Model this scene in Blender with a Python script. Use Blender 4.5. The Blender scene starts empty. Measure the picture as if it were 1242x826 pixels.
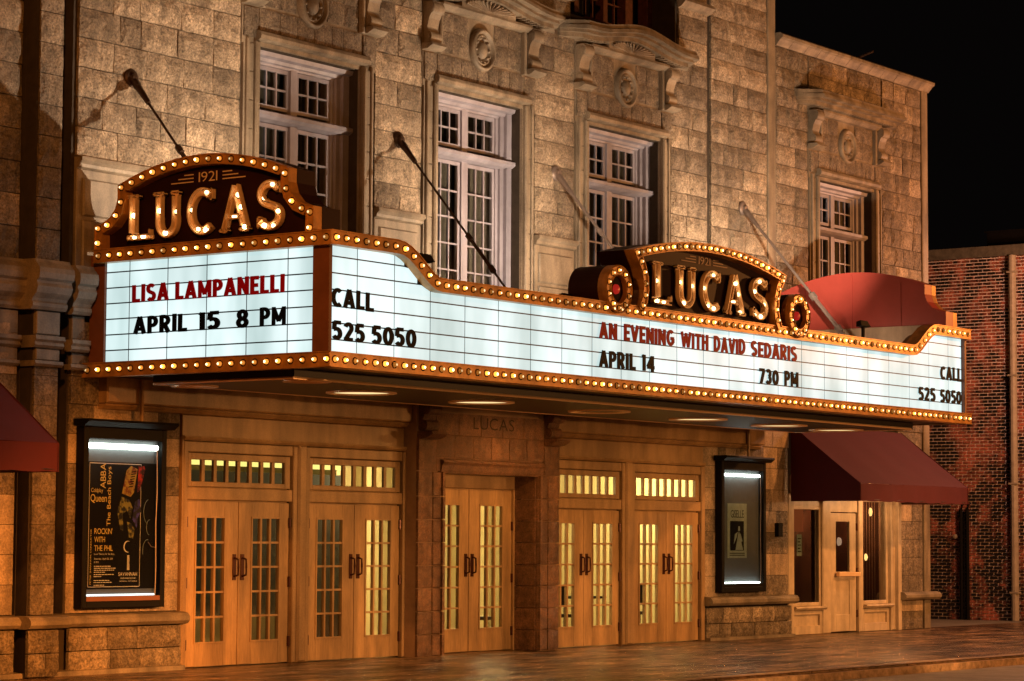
import bpy, math, random
from mathutils import Vector, Matrix
R = random.Random(7)
D = math.radians
SC = bpy.context.scene
COL = SC.collection

# ------------------------------------------------------------------ camera
cd = bpy.data.cameras.new("camera"); cam = bpy.data.objects.new("camera", cd); COL.objects.link(cam)
cd.lens = 90.268; cd.sensor_width = 36.0; cd.clip_start = 0.5; cd.clip_end = 2000
_r = Vector((0.58578098, -0.8104507, 0.00550434)); _u = Vector((-0.06612912, -0.04102597, 0.99696731)); _b = Vector((-0.80776703, -0.58436848, -0.07762662))
cam.matrix_world = Matrix(((_r.x, _u.x, _b.x, -23.158), (_r.y, _u.y, _b.y, -23.483), (_r.z, _u.z, _b.z, 1.7067), (0, 0, 0, 1)))
SC.camera = cam

# ------------------------------------------------------------------ world: a clear night sky
w = bpy.data.worlds.new("World"); SC.world = w; w.use_nodes = True
wn = w.node_tree.nodes; bg = wn["Background"]
bg.inputs[0].default_value = (0.0035, 0.0026, 0.0024, 1); bg.inputs[1].default_value = 0.5

# ------------------------------------------------------------------ lamps of the street and of the marquee roof, plus added fill lamps
def lamp(name, kind, loc, energy, color, size=0.2, aim=None, spot=160, blend=0.6):
    l = bpy.data.lights.new(name, kind); l.energy = energy; l.color = color
    if kind == 'AREA': l.size = size
    else: l.shadow_soft_size = size
    if kind == 'SPOT': l.spot_size = D(spot); l.spot_blend = blend
    o = bpy.data.objects.new(name, l); COL.objects.link(o); o.location = loc
    if aim is not None:
        o.rotation_euler = (Vector(aim) - Vector(loc)).to_track_quat('-Z', 'Y').to_euler()
    return o
SODIUM = (1.0, 0.33, 0.06); WARM = (1.0, 0.72, 0.48)
lamp("street_lamp_light", 'POINT', (-9.7, -8.9, 8.6), 2600, SODIUM, 0.12)
lamp("street_lamp_light", 'POINT', (6.0, -27.0, 6.0), 450, (1.0, 0.38, 0.09), 0.3)
lamp("street_lamp_light", 'POINT', (22.5, -9.0, 6.8), 3000, (1.0, 0.36, 0.09), 0.15)
lamp("street_lamp_light", 'POINT', (22.0, -24.0, 3.6), 4200, (1.0, 0.42, 0.12), 0.2)
lamp("lot_light", 'POINT', (25.6, -3.2, 7.0), 800, (1.0, 0.50, 0.32), 0.2)  # unseen lamp added to brighten the brick wall
for kx_ in (-0.6, 3.6, 8.5, 14.0, 20.5):                 # added unseen spots, cones kept low to fill the ground floor
    lamp("kerb_light", 'SPOT', (kx_ - 1.5, -9.5, 2.6), 5600 if kx_ < 0 else 1600, (1.0, 0.31, 0.05) if kx_ < 0 else (1.0, 0.45, 0.14), 0.15, aim=(kx_, 0.0, -0.1), spot=48, blend=0.75)
for fx in (2.6, 8.45, 14.4):
    lamp("floodlight_beam", 'SPOT', (fx, -3.35, 5.45), 1350, WARM, 0.035, aim=({2.6: 1.0, 8.45: 8.45, 14.4: 16.0}[fx], 0.0, 7.9), spot=112 if fx == 8.45 else 92, blend=0.8)
lamp("uplight_beam", 'POINT', (15.55, -2.35, 4.95), 34, WARM, 0.05)
for ux_ in (1.7, 6.4, 10.45, 15.3):                       # uplights on the marquee roof close to the wall
    lamp("uplight_beam", 'SPOT', (ux_, -1.15, 4.95), 90, WARM, 0.05, aim=(ux_, 0.0, 8.6), spot=125, blend=0.8)
for dx_ in (3.0, 5.65, 8.6, 11.4, 13.95, 15.9):
    lamp("canopy_downlight", 'SPOT', (dx_, -2.12, 3.60), 200 if dx_ == 8.6 else 34, (1.0, 0.42, 0.10), 0.12, aim=(dx_, -1.2, 0), spot=165, blend=0.5)

vs = SC.view_settings; vs.view_transform = 'Standard'; vs.look = 'None'; vs.exposure = 0.0; vs.gamma = 1.0; vs.use_curve_mapping = False
cy = SC.cycles
cy.use_denoising = True; cy.max_bounces = 6; cy.diffuse_bounces = 3; cy.glossy_bounces = 3; cy.transmission_bounces = 4; cy.transparent_max_bounces = 8
cy.sample_clamp_indirect = 4.0; cy.use_light_tree = True; cy.caustics_reflective = False; cy.caustics_refractive = False

# ------------------------------------------------------------------ materials
def _mat(name):
    m = bpy.data.materials.new(name); m.use_nodes = True
    nt = m.node_tree; return m, nt, nt.nodes, nt.links, nt.nodes["Principled BSDF"]
def mat(name, col, *a_, speck=0.0, sscale=46.0, **k_):
    return _mk(name, col, *a_, speck=speck, sscale=sscale, **k_)
def _mk(name, col, rough=0.6, metal=0.0, var=0.25, nscale=3.0, bump=0.0, bscale=60.0, col2=None, rnd=0.0, stain=0.0, spec=0.5, sheen=0, stretch=None, bdist=0.01, speck=0.0, sscale=46.0, rpos=(0.3, 0.7)):
    m, nt, N, L, P = _mat(name)
    P.inputs["Roughness"].default_value = rough; P.inputs["Metallic"].default_value = metal
    P.inputs["Specular IOR Level"].default_value = spec
    geo = N.new("ShaderNodeNewGeometry"); mp = N.new("ShaderNodeMapping"); L.new(geo.outputs["Position"], mp.inputs[0])
    if stretch: mp.inputs["Scale"].default_value = stretch
    nz = N.new("ShaderNodeTexNoise"); nz.inputs["Scale"].default_value = nscale; nz.inputs["Detail"].default_value = 8; nz.inputs["Roughness"].default_value = 0.65
    L.new(mp.outputs[0], nz.inputs["Vector"])
    cr = N.new("ShaderNodeValToRGB"); cr.color_ramp.elements[0].position = rpos[0]; cr.color_ramp.elements[1].position = rpos[1]
    c2 = col2 or tuple(c * (1 - var) for c in col)
    c1 = col if col2 else tuple(min(1, c * (1 + var)) for c in col)
    cr.color_ramp.elements[0].color = (*c2, 1); cr.color_ramp.elements[1].color = (*c1, 1)
    L.new(nz.outputs["Fac"], cr.inputs[0]); out = cr.outputs[0]
    if rnd:
        oi = N.new("ShaderNodeObjectInfo"); mr = N.new("ShaderNodeMapRange")
        mr.inputs[3].default_value = 1 - rnd; mr.inputs[4].default_value = 1 + rnd * 0.7; L.new(oi.outputs["Random"], mr.inputs[0])
        mx = N.new("ShaderNodeVectorMath"); mx.operation = 'SCALE'; L.new(out, mx.inputs[0]); L.new(mr.outputs[0], mx.inputs["Scale"]); out = mx.outputs[0]
    if stain:
        mp2 = N.new("ShaderNodeMapping"); mp2.inputs["Scale"].default_value = (2.5, 2.5, 0.5); L.new(geo.outputs["Position"], mp2.inputs[0])
        n2 = N.new("ShaderNodeTexNoise"); n2.inputs["Scale"].default_value = 1.6; n2.inputs["Detail"].default_value = 6; L.new(mp2.outputs[0], n2.inputs["Vector"])
        r2 = N.new("ShaderNodeMapRange"); r2.inputs[1].default_value = 0.38; r2.inputs[2].default_value = 0.62; r2.inputs[3].default_value = 1 - stain; r2.inputs[4].default_value = 1.08
        L.new(n2.outputs["Fac"], r2.inputs[0])
        m2 = N.new("ShaderNodeVectorMath"); m2.operation = 'SCALE'; L.new(out, m2.inputs[0]); L.new(r2.outputs[0], m2.inputs["Scale"]); out = m2.outputs[0]
    if speck:
        n3 = N.new("ShaderNodeTexNoise"); n3.inputs["Scale"].default_value = sscale; n3.inputs["Detail"].default_value = 5; n3.inputs["Roughness"].default_value = 0.8; L.new(mp.outputs[0], n3.inputs["Vector"])
        r3 = N.new("ShaderNodeMapRange"); r3.inputs[1].default_value = 0.36; r3.inputs[2].default_value = 0.64; r3.inputs[3].default_value = 1 - speck; r3.inputs[4].default_value = 1 + speck * 0.6
        L.new(n3.outputs["Fac"], r3.inputs[0])
        m3 = N.new("ShaderNodeVectorMath"); m3.operation = 'SCALE'; L.new(out, m3.inputs[0]); L.new(r3.outputs[0], m3.inputs["Scale"]); out = m3.outputs[0]
    L.new(out, P.inputs["Base Color"])
    if bump:
        b = N.new("ShaderNodeBump"); b.inputs["Strength"].default_value = bump; b.inputs["Distance"].default_value = bdist
        nb = N.new("ShaderNodeTexNoise"); nb.inputs["Scale"].default_value = bscale; nb.inputs["Detail"].default_value = 6; nb.inputs["Roughness"].default_value = 0.7
        L.new(mp.outputs[0], nb.inputs["Vector"]); L.new(nb.outputs["Fac"], b.inputs["Height"]); L.new(b.outputs[0], P.inputs["Normal"])
    return m
def emis(name, col, s, rnd=0.0, band=0.0):
    m, nt, N, L, P = _mat(name)
    P.inputs["Base Color"].default_value = (*[c * 0.15 for c in col], 1); P.inputs["Roughness"].default_value = 0.35
    P.inputs["Emission Color"].default_value = (*col, 1); P.inputs["Emission Strength"].default_value = s
    if rnd:
        oi = N.new("ShaderNodeObjectInfo"); pw = N.new("ShaderNodeMath"); pw.operation = 'POWER'; pw.inputs[1].default_value = 1.6
        L.new(oi.outputs["Random"], pw.inputs[0])
        mr = N.new("ShaderNodeMapRange"); mr.inputs[3].default_value = s * (1 - rnd); mr.inputs[4].default_value = s * (1 + rnd)
        L.new(pw.outputs[0], mr.inputs[0]); L.new(mr.outputs[0], P.inputs["Emission Strength"])
    if band:
        geo = N.new("ShaderNodeNewGeometry"); mp = N.new("ShaderNodeMapping"); mp.inputs["Scale"].default_value = (0.9, 0.9, 0.25); L.new(geo.outputs["Position"], mp.inputs[0])
        nz = N.new("ShaderNodeTexNoise"); nz.inputs["Scale"].default_value = 1.6; nz.inputs["Detail"].default_value = 3; L.new(mp.outputs[0], nz.inputs["Vector"])
        mr = N.new("ShaderNodeMapRange"); mr.inputs[1].default_value = 0.3; mr.inputs[2].default_value = 0.7; mr.inputs[3].default_value = s * (1 - band); mr.inputs[4].default_value = s * (1 + band * 0.6)
        oi = N.new("ShaderNodeObjectInfo"); m4 = N.new("ShaderNodeMapRange"); m4.inputs[3].default_value = 0.90; m4.inputs[4].default_value = 1.04; L.new(oi.outputs["Random"], m4.inputs[0])
        mm = N.new("ShaderNodeMath"); mm.operation = 'MULTIPLY'; L.new(mr.outputs[0], mm.inputs[0]); L.new(m4.outputs[0], mm.inputs[1])
        L.new(nz.outputs["Fac"], mr.inputs[0]); L.new(mm.outputs[0], P.inputs["Emission Strength"])
        rr = N.new("ShaderNodeValToRGB"); rr.color_ramp.elements[0].color = (0.56, 0.80, 0.80, 1); rr.color_ramp.elements[1].color = (*col, 1)
        rr.color_ramp.elements[0].position = 0.3; rr.color_ramp.elements[1].position = 0.62
        L.new(nz.outputs["Fac"], rr.inputs[0]); L.new(rr.outputs[0], P.inputs["Emission Color"])
    return m
def glassmat(name, tint=(0.9, 0.95, 0.9), refl=0.12, rough=0.03):
    m, nt, N, L, P = _mat(name)
    tr = N.new("ShaderNodeBsdfTransparent"); tr.inputs[0].default_value = (*tint, 1)
    gl = N.new("ShaderNodeBsdfGlossy"); gl.inputs["Roughness"].default_value = rough; gl.inputs[0].default_value = (1, 1, 1, 1)
    lw = N.new("ShaderNodeFresnel"); lw.inputs[0].default_value = 1.5
    ad = N.new("ShaderNodeMath"); ad.operation = 'ADD'; ad.inputs[1].default_value = refl; L.new(lw.outputs[0], ad.inputs[0])
    mx = N.new("ShaderNodeMixShader"); L.new(ad.outputs[0], mx.inputs[0]); L.new(tr.outputs[0], mx.inputs[1]); L.new(gl.outputs[0], mx.inputs[2])
    L.new(mx.outputs[0], N["Material Output"].inputs[0]); N.remove(P)
    return m

M = {}
M['rock'] = mat("rough_limestone", (0.43, 0.345, 0.25), 0.5, var=0.45, nscale=7, bump=1.0, bscale=26, rnd=0.42, stain=0.35, bdist=0.06, speck=0.7, sscale=30)
M['dressed'] = mat("dressed_limestone", (0.42, 0.32, 0.22), 0.5, var=0.3, nscale=4, bump=0.7, bscale=40, rnd=0.16, stain=0.35, bdist=0.02, speck=0.45, sscale=34)
M['smooth'] = mat("smooth_limestone", (0.25, 0.205, 0.15), 0.55, var=0.28, nscale=2.2, bump=0.4, bscale=60, stain=0.4, bdist=0.01, speck=0.25)
M['joint'] = mat("mortar", (0.035, 0.026, 0.018), 0.95, var=0.3, nscale=6, bump=0.4, bscale=60)
M['brown'] = mat("brown_stone", (0.21, 0.105, 0.055), 0.30, var=0.5, nscale=9, bump=0.7, bscale=55, rnd=0.25, stain=0.35, bdist=0.03, speck=0.6)
M['brownjoint'] = mat('portal_mortar', (0.34, 0.22, 0.14), 0.8)
M['darkwood'] = mat("dark_red_wood", (0.09, 0.03, 0.02), 0.5, var=0.5, nscale=14, bump=0.4)
M['door'] = mat("tan_door_paint", (0.44, 0.275, 0.13), 0.38, var=0.10, nscale=4, bump=0.35, bscale=90, stain=0.30, bdist=0.004, speck=0.20, sscale=34, stretch=(1, 1, 0.12))
M['frame'] = mat("tan_frame_paint", (0.40, 0.255, 0.125), 0.42, var=0.12, nscale=4, bump=0.35, bscale=80, stain=0.28, bdist=0.005, speck=0.2, sscale=60)
M['white'] = mat("white_window_paint", (0.29, 0.28, 0.34), 0.5, var=0.12, nscale=6, bump=0.15, bscale=50, stain=0.2)
M['cream'] = mat("cream_shopfront_paint", (0.52, 0.42, 0.30), 0.45, var=0.15, nscale=6, bump=0.3, bscale=80, stain=0.2)
M['glass'] = glassmat("window_glass"); M['dglass'] = glassmat("dim_window_glass", (0.55, 0.55, 0.5), 0.10, 0.05)
M['cglass'] = glassmat("case_glass", (0.92, 0.95, 0.95), 0.02)
M['curtain'] = mat("net_curtain", (0.34, 0.32, 0.30), 0.9, var=0.2, nscale=8)
M['black'] = mat("black_metal", (0.005, 0.0045, 0.004), 0.55, var=0.3, spec=0.15, nscale=9)
M['iron'] = mat("dark_iron", (0.06, 0.035, 0.022), 0.42, metal=0.6, var=0.4, nscale=20, bump=0.3)
M['steel'] = mat("pinkish_steel", (0.25, 0.20, 0.18), 0.4, metal=0.5, var=0.2, nscale=9)
M['handle'] = mat("dark_bronze", (0.07, 0.02, 0.012), 0.3, metal=0.5)
M['gold'] = mat("copper_gold_trim", (0.58, 0.29, 0.075), 0.36, metal=0.25, var=0.3, nscale=7, bump=0.12, bscale=25, stain=0.3)
M['goldd'] = mat("brown_post_paint", (0.20, 0.075, 0.035), 0.5, var=0.2)
M['letter_gold'] = mat("letter_gold", (0.80, 0.60, 0.40), 0.45, metal=0.0, var=0.15, nscale=9)
M['maroon'] = mat("maroon_sign_paint", (0.022, 0.005, 0.004), 0.6, var=0.3, spec=0.2)
M['redback'] = mat("red_sign_back_paint", (0.30, 0.045, 0.035), 0.42, var=0.12, nscale=3, bump=0.05)
M['tanpar'] = mat("tan_parapet", (0.38, 0.27, 0.18), 0.6, var=0.2, stain=0.3)
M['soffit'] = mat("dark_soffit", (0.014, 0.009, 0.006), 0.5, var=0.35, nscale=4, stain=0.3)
M['copper'] = mat("pale_copper_edge", (0.95, 0.66, 0.42), 0.3, metal=0.3, var=0.1)
M['panel'] = emis("lit_letter_panel", (0.80, 0.985, 1.0), 1.02, band=0.20)
M['track'] = mat("black_track", (0.01, 0.012, 0.012), 0.5)
M['bulb'] = emis("bulb_filament", (1.0, 0.70, 0.34), 7.0, rnd=0.88); M['bulbrim'] = emis("bulb_glass", (1.0, 0.36, 0.05), 1.7, rnd=0.85)
M['lbulb'] = emis("letter_bulb", (1.0, 0.62, 0.28), 8.0, rnd=0.4)
M['red_lens'] = emis("red_lens", (0.75, 0.03, 0.02), 0.45)
M['redl'] = mat("red_letter", (0.42, 0.003, 0.010), 0.5, var=0.05, spec=0.1)
M['blackl'] = mat("black_letter", (0.003, 0.004, 0.004), 0.6, var=0.05, spec=0.1)
M['awning'] = mat("maroon_canvas", (0.066, 0.004, 0.012), 0.85, var=0.10, nscale=4, bump=0.35, bscale=180, bdist=0.003)
M['brick'] = mat("red_brick", (0.36, 0.11, 0.075), 0.6, col2=(0.008, 0.006, 0.008), nscale=1.7, rpos=(0.47, 0.60), bump=0.8, bscale=50, rnd=0.6, speck=0.5, sscale=20)
M['mortarb'] = mat("pale_mortar", (0.75, 0.62, 0.58), 0.9, var=0.3, nscale=6, bump=0.3)
M['greypole'] = mat("grey_painted_pipe", (0.33, 0.29, 0.23), 0.6, var=0.25, nscale=10)
M['copingdark'] = mat('dark_coping', (0.10, 0.09, 0.07), 0.8, var=0.4, nscale=8)
M['conc'] = mat("worn_sidewalk", (0.42, 0.26, 0.15), 0.25, col2=(0.03, 0.02, 0.015), nscale=1.6, rpos=(0.42, 0.66), bump=1.0, bscale=11, bdist=0.05, speck=0.75, sscale=9, stretch=(0.6, 1.8, 1))  # grain, with lit and dark patches put into the colour
M['kerb'] = mat("rough_kerb_stone", (0.42, 0.28, 0.17), 0.6, var=0.6, nscale=7, bump=1.0, bscale=14, rnd=0.3, bdist=0.03)
M['asphalt'] = mat("street_asphalt", (0.24, 0.21, 0.17), 0.6, var=0.3, nscale=2, bump=0.6, bscale=70)
M['lobby'] = mat("yellow_lobby_wall", (0.60, 0.50, 0.27), 0.7, var=0.08)
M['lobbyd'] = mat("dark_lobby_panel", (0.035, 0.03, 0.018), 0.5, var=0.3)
M['lfloor'] = mat("lobby_floor", (0.25, 0.20, 0.08), 0.3, var=0.2)
M['tube'] = emis("fluorescent_tube", (0.93, 1.0, 0.88), 11.0); M['tube2'] = emis("dim_tube", (0.9, 1.0, 0.95), 2.0)
M['cove'] = emis("lobby_cove_light", (1.0, 0.80, 0.22), 1.5)
M['can'] = emis("soffit_lamp", (1.0, 0.74, 0.34), 1.1)
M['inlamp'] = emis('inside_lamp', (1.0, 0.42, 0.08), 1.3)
M['inlamp2'] = emis('shop_flame', (1.0, 0.55, 0.18), 2.2); M['inlamp3'] = emis('shop_globe', (0.9, 0.55, 0.35), 0.5); M['inlamp4'] = emis('shop_glow', (0.6, 0.12, 0.03), 0.25)
M['back'] = mat("case_backing", (0.075, 0.09, 0.10), 0.6, var=0.1, nscale=8)
M['pblack'] = mat("poster_black", (0.004, 0.004, 0.004), 0.6, var=0.1, spec=0.15)
M['pgold'] = mat("poster_gold_ink", (0.62, 0.50, 0.14), 0.5, var=0.05); M['pwhite'] = mat("poster_white_ink", (0.6, 0.6, 0.55), 0.5, var=0.05)
M['pred'] = mat("poster_red_ink", (0.40, 0.02, 0.01), 0.5, col2=(0.02, 0.0, 0.0), nscale=12, rpos=(0.42, 0.58)); M['porange'] = mat("poster_orange_ink", (0.34, 0.26, 0.04), 0.5, col2=(0.12, 0.015, 0.005), nscale=12, rpos=(0.42, 0.56)); M['pblue'] = mat("poster_blue_ink", (0.05, 0.04, 0.34), 0.5, col2=(0.004, 0.003, 0.01), nscale=13, rpos=(0.44, 0.58)); M['polive'] = mat("poster_olive_ink", (0.20, 0.19, 0.05), 0.5, col2=(0.004, 0.004, 0.003), nscale=14, rpos=(0.47, 0.58))
M['pgrey'] = mat("poster_grey_paper", (0.24, 0.32, 0.30), 0.6, var=0.2, nscale=12)
M['seam'] = mat("dark_seam", (0.02, 0.012, 0.008), 0.8)
M['shopin'] = mat("shop_interior", (0.05, 0.02, 0.012), 0.7, var=0.5, nscale=3)

# ------------------------------------------------------------------ mesh tools
class MB:
    def __init__(s): s.v = []; s.f = []
    def add(s, vs, fs):
        o = len(s.v); s.v += [tuple(p) for p in vs]; s.f += [tuple(i + o for i in f) for f in fs]; return s
    def box(s, x0, x1, y0, y1, z0, z1):
        return s.add([(x0, y0, z0), (x1, y0, z0), (x1, y1, z0), (x0, y1, z0), (x0, y0, z1), (x1, y0, z1), (x1, y1, z1), (x0, y1, z1)],
                     [(0, 3, 2, 1), (4, 5, 6, 7), (0, 1, 5, 4), (1, 2, 6, 5), (2, 3, 7, 6), (3, 0, 4, 7)])
    def cbox(s, x0, x1, y0, y1, z0, z1, c=0.01):
        # box whose front (low y) edges are chamfered
        return s.add([(x0, y1, z0), (x1, y1, z0), (x1, y1, z1), (x0, y1, z1),
                      (x0, y0 + c, z0), (x1, y0 + c, z0), (x1, y0 + c, z1), (x0, y0 + c, z1),
                      (x0 + c, y0, z0 + c), (x1 - c, y0, z0 + c), (x1 - c, y0, z1 - c), (x0 + c, y0, z1 - c)],
                     [(3, 2, 1, 0), (0, 1, 5, 4), (1, 2, 6, 5), (2, 3, 7, 6), (3, 0, 4, 7), (4, 5, 9, 8), (5, 6, 10, 9), (6, 7, 11, 10), (7, 4, 8, 11), (8, 9, 10, 11)])
    def prism(s, poly, d0, d1, mp):
        # polygon (s,z) counter-clockwise seen from outside; d0 inner depth, d1 outer depth
        n = len(poly); vs = [mp(a, b, d0) for a, b in poly] + [mp(a, b, d1) for a, b in poly]
        fs = [tuple(range(n - 1, -1, -1)), tuple(range(n, 2 * n))] + [(i, (i + 1) % n, n + (i + 1) % n, n + i) for i in range(n)]
        return s.add(vs, fs)
    def ribbon(s, A, B, d0, d1, mp, closed=False):
        # strip between polylines A (outer/top) and B (inner/bottom)
        n = len(A); o = []
        for a, b in zip(A, B): o += [mp(*b, d0), mp(*a, d0), mp(*a, d1), mp(*b, d1)]
        fs = []
        m = n if closed else n - 1
        for i in range(m):
            p = 4 * i; q = 4 * ((i + 1) % n)
            for k in range(4): fs.append((p + k, p + (k + 1) % 4, q + (k + 1) % 4, q + k))
        if not closed: fs += [(0, 3, 2, 1), (4 * n - 4, 4 * n - 3, 4 * n - 2, 4 * n - 1)]
        return s.add(o, fs)
    def tube(s, pts, r, n=8):
        pts = [Vector(p) for p in pts]; rings = []
        rr = r if isinstance(r, (list, tuple)) else [r] * len(pts)
        for i, p in enumerate(pts):
            t = (pts[min(i + 1, len(pts) - 1)] - pts[max(i - 1, 0)]).normalized()
            a = t.cross(Vector((0, 0, 1)) if abs(t.z) < 0.9 else Vector((1, 0, 0))).normalized(); b = t.cross(a)
            rings.append([p + (a * math.cos(2 * math.pi * k / n) + b * math.sin(2 * math.pi * k / n)) * rr[i] for k in range(n)])
        vs = [q for g in rings for q in g]; fs = []
        for i in range(len(pts) - 1):
            for k in range(n): fs.append((i * n + k, i * n + (k + 1) % n, (i + 1) * n + (k + 1) % n, (i + 1) * n + k))
        fs += [tuple(range(n - 1, -1, -1)), tuple(range((len(pts) - 1) * n, len(pts) * n))]
        return s.add(vs, fs)
    def lathe(s, prof, mp, n=28, sx=1.0, sz=1.0, c=(0, 0)):
        # prof: list of (radius, depth) turned round the outward axis
        vs = []; fs = []
        for (r, d) in prof:
            for k in range(n):
                a = 2 * math.pi * k / n; vs.append(mp(c[0] + r * sx * math.cos(a), c[1] + r * sz * math.sin(a), d))
        for i in range(len(prof) - 1):
            for k in range(n): fs.append((i * n + k, i * n + (k + 1) % n, (i + 1) * n + (k + 1) % n, (i + 1) * n + k))
        return s.add(vs, fs)
    def disc(s, r, d, mp, n=20, c=(0, 0), sx=1, sz=1):
        vs = [mp(c[0] + r * sx * math.cos(2 * math.pi * k / n), c[1] + r * sz * math.sin(2 * math.pi * k / n), d) for k in range(n)]
        return s.add(vs, [tuple(range(n))])
    def band(s, x0, x1, prof, xo=0.0):
        # moulding: (y,z) profile run along x; prof top to bottom, closed to the wall
        n = len(prof); vs = [(x0, y, z) for y, z in prof] + [(x1, y, z) for y, z in prof]
        fs = [tuple(range(n)), tuple(range(2 * n - 1, n - 1, -1))] + [(i, n + i, n + (i + 1) % n, (i + 1) % n) for i in range(n)]
        return s.add(vs, fs)
    def mesh(s, name, m, smooth=False):
        me = bpy.data.meshes.new(name); me.from_pydata(s.v, [], s.f); me.update()
        me.materials.append(M[m] if isinstance(m, str) else m)
        if smooth:
            for p in me.polygons: p.use_smooth = True
        return me

def wpos(o):
    return o.get('_w', (0, 0, 0)) if o else (0, 0, 0)
def put(name, me, parent=None, loc=(0, 0, 0), scale=None):
    o = bpy.data.objects.new(name, me); COL.objects.link(o); o.location = loc
    if scale: o.scale = scale
    if parent is not None:
        o.parent = parent; o.matrix_parent_inverse = Matrix.Translation(-PW.get(parent.name, Vector((0, 0, 0))))
    PW[o.name] = PW.get('', Vector(loc)) if False else Vector(loc)
    return o
PW = {}
def part(name, mb, m, parent, smooth=False, label=None, kind=None, loc=(0, 0, 0)):
    o = put(name, mb.mesh(name, m, smooth), parent, loc)
    if label: o['label'] = label
    if kind: o['kind'] = kind
    return o
def thing(name, loc, label, cat, group=None):
    o = bpy.data.objects.new(name, None); COL.objects.link(o); o.location = loc; o.empty_display_size = 0.2
    o['label'] = label; o['category'] = cat
    if group: o['group'] = group
    PW[o.name] = Vector(loc); return o
def tag(o, label, cat, group=None):
    o['label'] = label; o['category'] = cat
    if group: o['group'] = group
    return o
def structure(name, mb, m, parent=None, smooth=False):
    o = part(name, mb, m, parent, smooth)
    if parent is None: o['kind'] = 'structure'
    return o

YF = -3.96
FR = lambda s, z, d: (s, YF - d, z)                 # marquee front: s = x
LF = lambda s, z, d: (0.12 - d, -s, z)              # marquee left side: s = -y
RG = lambda s, z, d: (17.0 + d, s, z)               # marquee right side: s = y
def WALL(y): return lambda s, z, d: (s, y - d, z)

# ------------------------------------------------------------------ letters from the built-in font
_glyph = {}
def glyph(ch, off=0.0):
    k = (ch, off)
    if k not in _glyph:
        cu = bpy.data.curves.new("g", 'FONT'); cu.body = ch; cu.size = 1.0; cu.offset = off; cu.resolution_u = 3; cu.fill_mode = 'FRONT'
        ob = bpy.data.objects.new("g", cu); COL.objects.link(ob)
        me = bpy.data.meshes.new_from_object(ob.evaluated_get(bpy.context.evaluated_depsgraph_get()))
        vs = [(v.co.x, v.co.y) for v in me.vertices]; fs = [tuple(p.vertices) for p in me.polygons]
        bpy.data.objects.remove(ob); bpy.data.curves.remove(cu); bpy.data.meshes.remove(me)
        x0 = min(v[0] for v in vs) if vs else 0; x1 = max(v[0] for v in vs) if vs else 0.3
        _glyph[k] = (vs, fs, x0, x1)
    return _glyph[k]
def _arc(cx, cz, rx, rz, a0, a1, n=12): return [(cx + rx * math.cos(D(a0 + (a1 - a0) * k / n)), cz + rz * math.sin(D(a0 + (a1 - a0) * k / n))) for k in range(n + 1)]
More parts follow.
